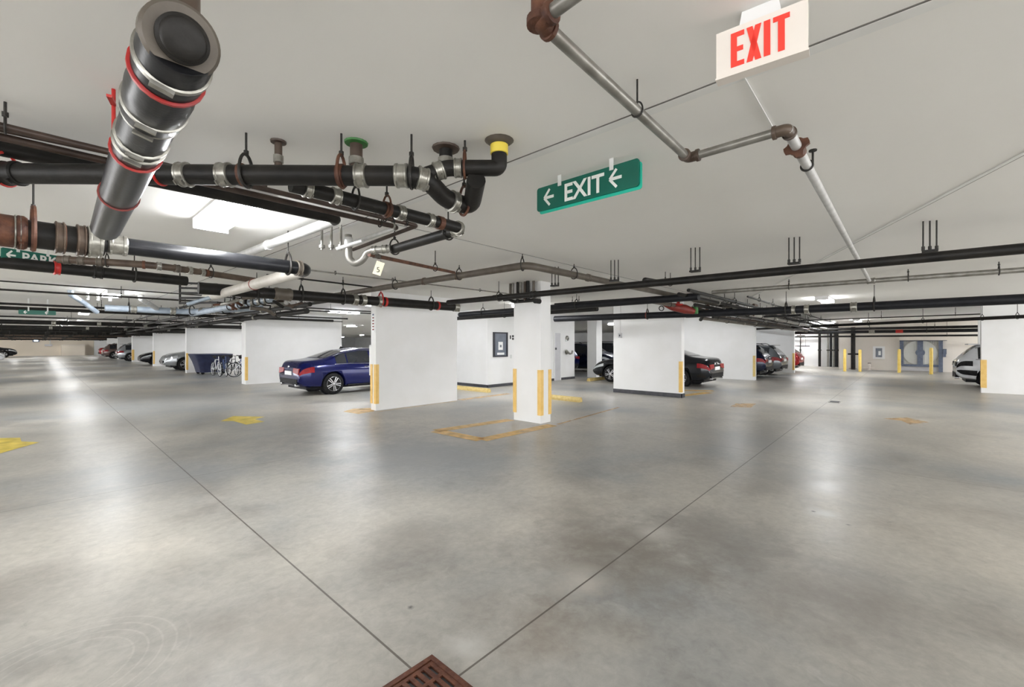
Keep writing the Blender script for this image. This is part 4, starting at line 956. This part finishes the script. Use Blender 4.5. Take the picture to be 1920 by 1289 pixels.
# ---------------------------------------------------------------- cars
def lerp_prof(prof, x):
    if x <= prof[0][0]: return prof[0][1]
    for (a, va), (b, vb) in zip(prof, prof[1:]):
        if x <= b:
            t = (x-a)/(b-a); return va+(vb-va)*t
    return prof[-1][1]
def smooth_prof(prof, x, h=.06):
    return sum(lerp_prof(prof, x+d*h) for d in (-1,-.5,0,.5,1))/5
KIND = {
 'sedan': dict(L=4.85, W=1.84, top=[(0,.74),(.03,.95),(.12,1.06),(.55,1.10),(.75,1.13),(1.45,1.38),(2.0,1.455),(2.6,1.455),(3.0,1.40),(3.75,1.02),(4.5,.86),(4.78,.70),(4.85,.56)],
   belt=[(0,.66),(.06,.84),(.3,.93),(1.5,.95),(3.3,.90),(4.3,.80),(4.7,.66),(4.85,.50)], bot=[(0,.42),(.12,.27),(.5,.24),(4.3,.20),(4.75,.24),(4.85,.34)], wh=.335, ax=(1.02,3.92), rw=(.80,1.42), ws=(3.04,3.66), sw=[(1.12,1.46),(1.50,2.28),(2.34,3.32)], lamp=(.66,.90)),
 'suv': dict(L=4.7, W=1.9, top=[(0,.80),(.03,1.02),(.12,1.12),(.35,1.42),(.55,1.60),(1.0,1.68),(2.3,1.68),(2.8,1.62),(3.5,1.15),(4.3,1.02),(4.62,.86),(4.7,.60)],
   belt=[(0,.76),(.06,.98),(.2,1.04),(1.5,1.06),(3.2,1.02),(4.2,.95),(4.6,.78),(4.7,.55)], bot=[(0,.46),(.12,.32),(.5,.27),(4.2,.25),(4.6,.30),(4.7,.42)], wh=.37, ax=(.92,3.72), rw=(.2,.5), ws=(2.88,3.44), sw=[(.55,1.05),(1.10,1.95),(2.0,3.0)], lamp=(.78,1.0)),
}
def car(label, kind, colour, loc, rz, rims='rim', name='car', spec=None, lampm='tail', extra=None, scale_h=1.0):
    K = dict(KIND[kind]); L, W = K['L'], K['W']
    root = thing(name, label, 'car', loc, rz)
    def sect(x):
        e0 = max(0, 1-x/.55); e1 = max(0, 1-(L-x)/1.0)
        w_ = W/2*(1-.16*e0**2.2-.22*e1**2.4)
        zt = smooth_prof(K['top'], x)*scale_h; zb = smooth_prof(K['belt'], x)*scale_h; zo = smooth_prof(K['bot'], x)
        zb = min(zb, zt-.03); g = min(1, max(0, (zt-zb)/.5))
        zr = zb+.86*(zt-zb); wr = w_*(.84-.14*g)
        zm = zo+(zb-zo)*.45
        return w_, zt, zb, zo, zr, wr, zm
    def pts(x):
        w_, zt, zb, zo, zr, wr, zm = sect(x)
        return [(0,zo),(w_*.80,zo),(w_*.95,zo+.05),(w_*.985,zo+.16),(w_,zm),(w_*.995,zm+(zb-zm)*.5),(w_*.975,zb-.03),(w_*.945,zb),(w_*.945+(wr-w_*.945)*.5,zb+(zr-zb)*.52),(wr,zr),(wr*.93,zr+(zt-zr)*.45),(wr*.72,zr+(zt-zr)*.8),(wr*.38,zt-(zt-zr)*.05),(0,zt)]
    xs = [0,.015,.04,.08,.13,.2,.28,.36]+[.36+.09*k for k in range(1, int((L-.72)/.09)+1)]+[L-.28,L-.2,L-.13,L-.08,L-.04,L-.015,L]
    R = []
    for x in xs:
        p = pts(x); R.append([Vector((x, y, z)) for y, z in p]+[Vector((x, -y, z)) for y, z in reversed(p[1:-1])])
    body_mb = MB().rings(R)
    body = body_mb.obj('body', colour, root)
    # wheel arches are cut out of the body
    for ax in K['ax']:
        cut = MB().cyl((ax,-W/2-.2,K['wh']), (ax,W/2+.2,K['wh']), K['wh']+.055, 32).obj('cut', 'trim', root)
        md = body.modifiers.new('arch', 'BOOLEAN'); md.object = cut; md.operation = 'DIFFERENCE'; md.solver = 'EXACT'
        bpy.context.view_layer.update()
        dg = bpy.context.evaluated_depsgraph_get(); nm = bpy.data.meshes.new_from_object(body.evaluated_get(dg))
        body.modifiers.clear(); body.data = nm; bpy.data.objects.remove(cut)
    body.data.materials.clear(); body.data.materials.append(M[colour])
    for p in body.data.polygons: p.material_index = 0
    # underbody and inner arches
    MB().box(.25, L-.3, -W/2+.22, W/2-.22, .19, .5).obj('underbody', 'trim', root, False)
    def patch(nm_, xa, xb, fa, fb, off, m, n=10, side=1, rows=3, parent=root):
        """fa,fb: functions x -> (y,z) for the lower and upper edge"""
        mb = MB(); vs = []; fs = []
        for i in range(n+1):
            x = xa+(xb-xa)*i/n; a = fa(x); b = fb(x)
            for j in range(rows+1):
                t = j/rows; y = a[0]+(b[0]-a[0])*t; z = a[1]+(b[1]-a[1])*t
                vs.append((x+off[0], side*(y+off[1]), z+off[2]))
        q = rows+1
        for i in range(n):
            for j in range(rows): fs.append((i*q+j, (i+1)*q+j, (i+1)*q+j+1, i*q+j+1))
        mb.add(vs, fs); return mb.obj(nm_, m, parent)
    def on_side(s):      # point between belt and roof rail
        def f(x):
            w_, zt, zb, zo, zr, wr, zm = sect(x); a = (w_*.945, zb); c = (wr, zr); b = (a[0]+(c[0]-a[0])*.5, zb+(zr-zb)*.52)
            return ((a[0]+(b[0]-a[0])*s*2, a[1]+(b[1]-a[1])*s*2) if s < .5 else (b[0]+(c[0]-b[0])*(s-.5)*2, b[1]+(c[1]-b[1])*(s-.5)*2))
        return f
    def on_low(s):
        def f(x):
            w_, zt, zb, zo, zr, wr, zm = sect(x); A = [(w_*.985,zo+.16),(w_,zm),(w_*.995,zm+(zb-zm)*.5),(w_*.975,zb-.03)]
            k = min(2, int(s*3)); t = s*3-k; return (A[k][0]+(A[k+1][0]-A[k][0])*t, A[k][1]+(A[k+1][1]-A[k][1])*t)
        return f
    for sd in (1,-1):
        for k, (a, b) in enumerate(K['sw']):
            patch('side_window', a, b, on_side(.08), on_side(.94), (0,.006,0), 'glass', side=sd, rows=4)
        xa, xb = K['sw'][0][0]-.06, K['sw'][-1][1]+.08
        mb = MB(); f = on_side(.02); g_ = on_side(1.0)
        mb.tube([Vector((x, sd*(f(x)[0]+.008), f(x)[1])) for x in [xa+(xb-xa)*k/14 for k in range(15)]], .009, 6)
        mb.tube([Vector((x, sd*(g_(x)[0]+.004), g_(x)[1])) for x in [xa+(xb-xa)*k/14 for k in range(15)]], .009, 6)
        mb.obj('window_trim', 'chrome' if kind == 'sedan' else 'trim', root)
        # lamps wrap round the corners
        patch('tail_lamp', .012, .42, on_low(.62), on_low(.97), (-.004,.007,0), lampm, side=sd)
        if lampm == 'trim':
            patch('side_cladding', .02, .53, on_low(.0), on_low(.36), (-.004,.008,0), 'trim', side=sd); patch('sill_cladding', 1.36, 3.26, on_low(.0), on_low(.34), (0,.008,0), 'trim', side=sd)
        patch('head_lamp', L-.62, L-.04, on_low(.70), on_low(.98), (.004,.007,0), 'head', side=sd)
        MB().tube([(2.05 if kind == 'sedan' else 1.75, sd*(W/2-.005), .84*scale_h if kind == 'sedan' else .93*scale_h), (2.25 if kind == 'sedan' else 1.95, sd*(W/2+.015), .845*scale_h if kind == 'sedan' else .935*scale_h)], .014, 8).obj('door_handle', 'chrome' if kind == 'sedan' else colour, root)
        MB().lathe((3.12 if kind == 'sedan' else 2.95, sd*(W/2-.04), 1.0*scale_h), (3.12 if kind == 'sedan' else 2.95, sd*(W/2+.3), 1.02*scale_h), [(0,.02),(.08,.03),(.1,.07),(.2,.075),(.22,.04)], 12).obj('door_mirror', colour, root)
        mb = MB()
        f = on_low(0)
        mb.tube([Vector((x, sd*(W/2*.975), .27)) for x in (K['ax'][0]+.45, K['ax'][1]-.45)], .03, 8); mb.obj('sill', 'trim', root)
    def on_top(s):
        def f(x):
            w_, zt, zb, zo, zr, wr, zm = sect(x); A = [(wr*.93,zr+(zt-zr)*.45),(wr*.72,zr+(zt-zr)*.8),(wr*.38,zt-(zt-zr)*.05),(0,zt)]
            return A[s]
        return f
    def glass_top(nm_, xa, xb):
        mb = MB(); vs = []; fs = []; n = 10
        for i in range(n+1):
            x = xa+(xb-xa)*i/n; row = [on_top(k)(x) for k in range(4)]; row = [(y*.97, z) for y, z in row]
            full = [(-y, z) for y, z in row]+[(y, z) for y, z in reversed(row[:-1])]
            vs += [(x, y, z+.009) for y, z in full]
        for i in range(n):
            for j in range(6): fs.append((i*7+j, (i+1)*7+j, (i+1)*7+j+1, i*7+j+1))
        mb.add(vs, fs); mb.obj(nm_, 'glass', root)
    glass_top('rear_window', *K['rw']); glass_top('windscreen', *K['ws'])
    zl, zh = K['lamp'][0]*scale_h, K['lamp'][1]*scale_h
    # rear end
    for sd in (1,-1):
        MB().prism([(.012, sd*W*.20, zl+.06), (.012, sd*W*.41, zl-.0), (.03, sd*W*.42, zh-.06), (.03, sd*W*.20, zh-.05)], (-.03,0,0)).obj('rear_lamp', lampm, root)
        MB().lathe((.10, sd*W*.30, .33), (-9, sd*W*.30, .33), [(0,.045),(.12,.045),(.125,.035)], 12).obj('exhaust_tip', 'chrome', root)
    MB().box(-.02, .02, -.26, .26, zl-.03, zl+.09).obj('number_plate', 'paper', root, False)
    MB().box(-.015, .1, -W*.36, W*.36, .36, .52).obj('rear_bumper_insert', 'trim', root, False)
    MB().lathe((.02,0,zh-.02),(-9,0,zh-.02),[(0,.04),(.03,.04),(.035,.03)],16).obj('badge', 'chrome', root)
    # front end
    MB().box(L-.06, L+.012, -.42, .42, .42, .60).obj('grille', 'trim', root, False)
    mb = MB()
    for k in range(5): mb.box(L+.010, L+.018, -.42, .42, .435+k*.036, .447+k*.036)
    mb.obj('grille_bars', 'chrome', root, False)
    if kind == 'suv':
        mb = MB(); 
        mb.box(.32,.62,-.62,.62,1.60*scale_h,1.635*scale_h); mb.obj('roof_spoiler', colour, root, False)
        for sd in (1,-1): MB().tube(rounded([Vector((.8,sd*.62,1.62*scale_h)),Vector((.95,sd*.62,1.72*scale_h)),Vector((2.4,sd*.62,1.72*scale_h)),Vector((2.6,sd*.62,1.64*scale_h))],.08), .016, 8).obj('roof_rail', 'trim', root)
    else:
        MB().prism([(1.62,-.012,1.42*scale_h),(1.85,-.012,1.455*scale_h),(1.66,-.012,1.50*scale_h)], (0,.024,0)).obj('antenna_fin', 'trim', root, False)
    # wheels
    r = K['wh']
    for ax in K['ax']:
        for sd in (1,-1):
            y = sd*(W/2-.13)
            ty = MB().lathe((ax, y-.11, r), (ax, y+9, r), [(0,r*.70),(.01,r*.90),(.03,r*.985),(.06,r),(.16,r),(.19,r*.985),(.21,r*.90),(.22,r*.70)], 32).obj('wheel', 'tyre', root)
            mb = MB(); yo = y+sd*.10; yi = y+sd*.085
            mb.ring((ax, yo, r), (0,1,0), r*.66, r*.035, 30, 6)
            for k in range(10):
                q = 2*math.pi*k/10+.15; q2 = q+(.16 if k % 2 else -.16)
                mb.bar((ax+.06*math.cos(q), yo+sd*.005, r+.06*math.sin(q)), (ax+r*.66*math.cos(q2), yo, r+r*.66*math.sin(q2)), .026, .02, up=Vector((0,1,0)))
            mb.lathe((ax, yo-sd*.02, r), (ax, yo+sd*9, r), [(0,.055),(.03,.05),(.035,.03)], 14)
            mb.obj('rim', rims, ty)
            MB().lathe((ax, yi-sd*.02, r), (ax, yi+sd*9, r), [(0,r*.66),(.02,r*.66)], 24).obj('brake_disc', 'trim', ty)
            MB().lathe((ax, sd*(W/2-.30)-.05, r), (ax, 9, r), [(0,r+.04),(.06,r+.04)], 24).obj('arch_liner', 'trim', root)
    return root
PI = math.pi
# heading: local +x is the nose
car('shiny blue sedan parked nose-in between the white walls at left', 'sedan', 'cblue', (5.22, 14.15, 0), 0)
car('black sedan tail sticking out right of the near right wall', 'sedan', 'cblack', (16.85, 5.15, 0), PI/2)
car('white compact utility vehicle half behind the right wall', 'suv', 'cwhite', (23.6, -1.35, 0), -PI/2, scale_h=.97, lampm='trim')
car('black estate car nearest the second right wall, tail to the aisle', 'suv', 'cnavy', (23.2, 4.75, 0), PI/2, scale_h=.93)
car('grey utility vehicle with a roof spoiler beyond the black estate car', 'suv', 'cgrey', (25.5, 4.55, 0), PI/2, scale_h=.93)
car('small red car far away at the edge of the third right wall', 'suv', 'cred', (29.6, 4.45, 0), PI/2, scale_h=.9)
car('dark blue car seen between the lobby and the slim pillar', 'suv', 'cblue', (18.9, 13.0, 0), PI*.52, scale_h=.97)
car('black car nosing out behind the slim pillar', 'suv', 'cnavy', (21.4, 16.2, 0), -PI/2, scale_h=.97)
car('dark car with an open-looking tail behind the black sedan', 'suv', 'cblack', (24.0, 15.5, 0), -PI/2)
car('green-black car with a silver nose facing the left aisle', 'suv', 'csilver', (9.6, 32.6, 0), PI, scale_h=.97)
car('small dark sedan facing the left aisle beyond the silver-nosed car', 'sedan', 'cblack', (9.9, 42.5, 0), PI)
car('silver hatchback with red lamps far down the left aisle', 'suv', 'csilver', (4.7, 52.6, 0), 0, scale_h=.95)
car('grey brown utility vehicle far down the left aisle', 'suv', 'cbrown', (4.5, 62.8, 0), 0, scale_h=.95)
car('tiny red car at the end of the left aisle', 'sedan', 'cred', (5.0, 74.0, 0), 0)
car('dark utility vehicle at the left edge of the picture', 'suv', 'cblack', (-6.4, 76.0, 0), 0)
car('white car in front of the dark one at the left edge', 'sedan', 'cwhite', (-6.8, 56.5, 0), 0)
car('dark car in the rear bays seen past the blue sedan', 'sedan', 'cgrey', (12.5, 24.5, 0), 0)

# ---------------------------------------------------------------- covered cart and bicycles
ct = thing('covered_cart', 'navy tarpaulin covered cart against the white wall', 'covered cart', (5.85, 27.3, 0))
R = []
for z, s in ((.10,.60),(.35,.66),(.65,.75),(.95,.88),(1.02,.92),(1.05,.90)):
    ring = []
    n = 40
    for k in range(n):
        q = 2*math.pi*k/n; c, s_ = math.cos(q), math.sin(q); e = .35
        x = .95*s*math.copysign(abs(c)**e, c); y = 1.1*s*math.copysign(abs(s_)**e, s_); f = 1+.02*math.sin(q*9)*(1.1-z)
        ring.append(Vector((x*f+.3, y*f, z+(.05 if z > 1 else 0)*0)))
    R.append(ring)
MB().rings(R).obj('tarpaulin', 'tarp', ct)
for x, y in ((-.15,-.5),(.75,-.5),(-.15,.5),(.75,.5)): MB().cyl((x,y-.03,.07),(x,y+.03,.07),.07).obj('wheel', 'tyre', ct)
def bicycle(label, m, loc, rz):
    t = thing('bicycle', label, 'bicycle', loc, rz, 'bicycles parked by the wall')
    for x in (0, 1.05):
        w_ = MB().ring((x,0,.34),(0,1,0),.325,.02,32,8).obj('wheel', 'tyre', t)
        mb = MB().ring((x,0,.34),(0,1,0),.30,.011,32,6)
        for k in range(14):
            q = 2*math.pi*k/14; mb.bar((x,0,.34),(x+.3*math.cos(q),0,.34+.3*math.sin(q)),.004,.004,up=Vector((0,1,0)))
        mb.cyl((x,-.04,.34),(x,.04,.34),.022,10); mb.obj('rim', 'bikew' if m != 'bikek' else 'rim', w_)
    mb = MB(); seat = (.33,0,.80); bb = (.43,0,.30); hd = (.87,0,.82); hd2 = (.90,0,.72)
    for a, b in ((seat,bb),(seat,hd),(bb,hd2)): mb.cyl(a, b, .017, 10)
    for s in (-.05,.05):
        mb.cyl((0,s,.34), (.43,s*.4,.30), .010, 8); mb.cyl((0,s,.34), (.34,s*.4,.76), .009, 8)
    mb.obj('frame', m, t)
    mb = MB()
    for s in (-.05,.05): mb.cyl((1.05,s,.34), (.91,s*.8,.68), .012, 8)
    mb.cyl((.91,-.05,.68),(.91,.05,.68),.014,8); mb.cyl((.91,0,.68),(.85,0,.98),.015,8); mb.obj('fork', m, t)
    MB().tube(rounded([Vector((.80,-.30,1.02)),Vector((.88,-.12,.99)),Vector((.86,0,.98)),Vector((.88,.12,.99)),Vector((.80,.30,1.02))],.08), .012, 8).obj('handlebar', 'rod', t)
    MB().lathe((.18,0,.93),(.45,0,.95),[(0,.03),(.02,.075),(.1,.07),(.2,.03),(.27,.015)],12).obj('saddle', 'trim', t)
    MB().cyl((.33,0,.80),(.305,0,.93),.012,8).obj('seat_post', 'rod', t)
    MB().lathe((.43,-.06,.30),(.43,9,.30),[(0,.02),(.045,.02),(.047,.09),(.053,.09),(.055,.02),(.12,.02)],18).bar((.43,-.07,.30),(.54,-.07,.18),.02,.012).bar((.43,.07,.30),(.32,.07,.42),.02,.012).obj('crank', 'rod', t)
    return t
bicycle('white bicycle seen side-on, half hidden behind the wall left of the blue sedan', 'bikew', (6.3, 23.7, 0), 0)
bicycle('white bicycle standing end-on right beside the navy covered cart', 'bikew', (5.85, 25.5, 0), -PI*.49)
bicycle('blue bicycle end-on between the two white ones', 'bikeb', (6.2, 25.4, 0), -PI*.52)
bicycle('black bicycle end-on behind the side-on white bicycle', 'bikek', (6.55, 25.5, 0), -PI*.49)
bicycle('blue bicycle nearest the white wall edge, behind the white bicycle', 'bikeb', (6.95, 25.4, 0), -PI*.51)
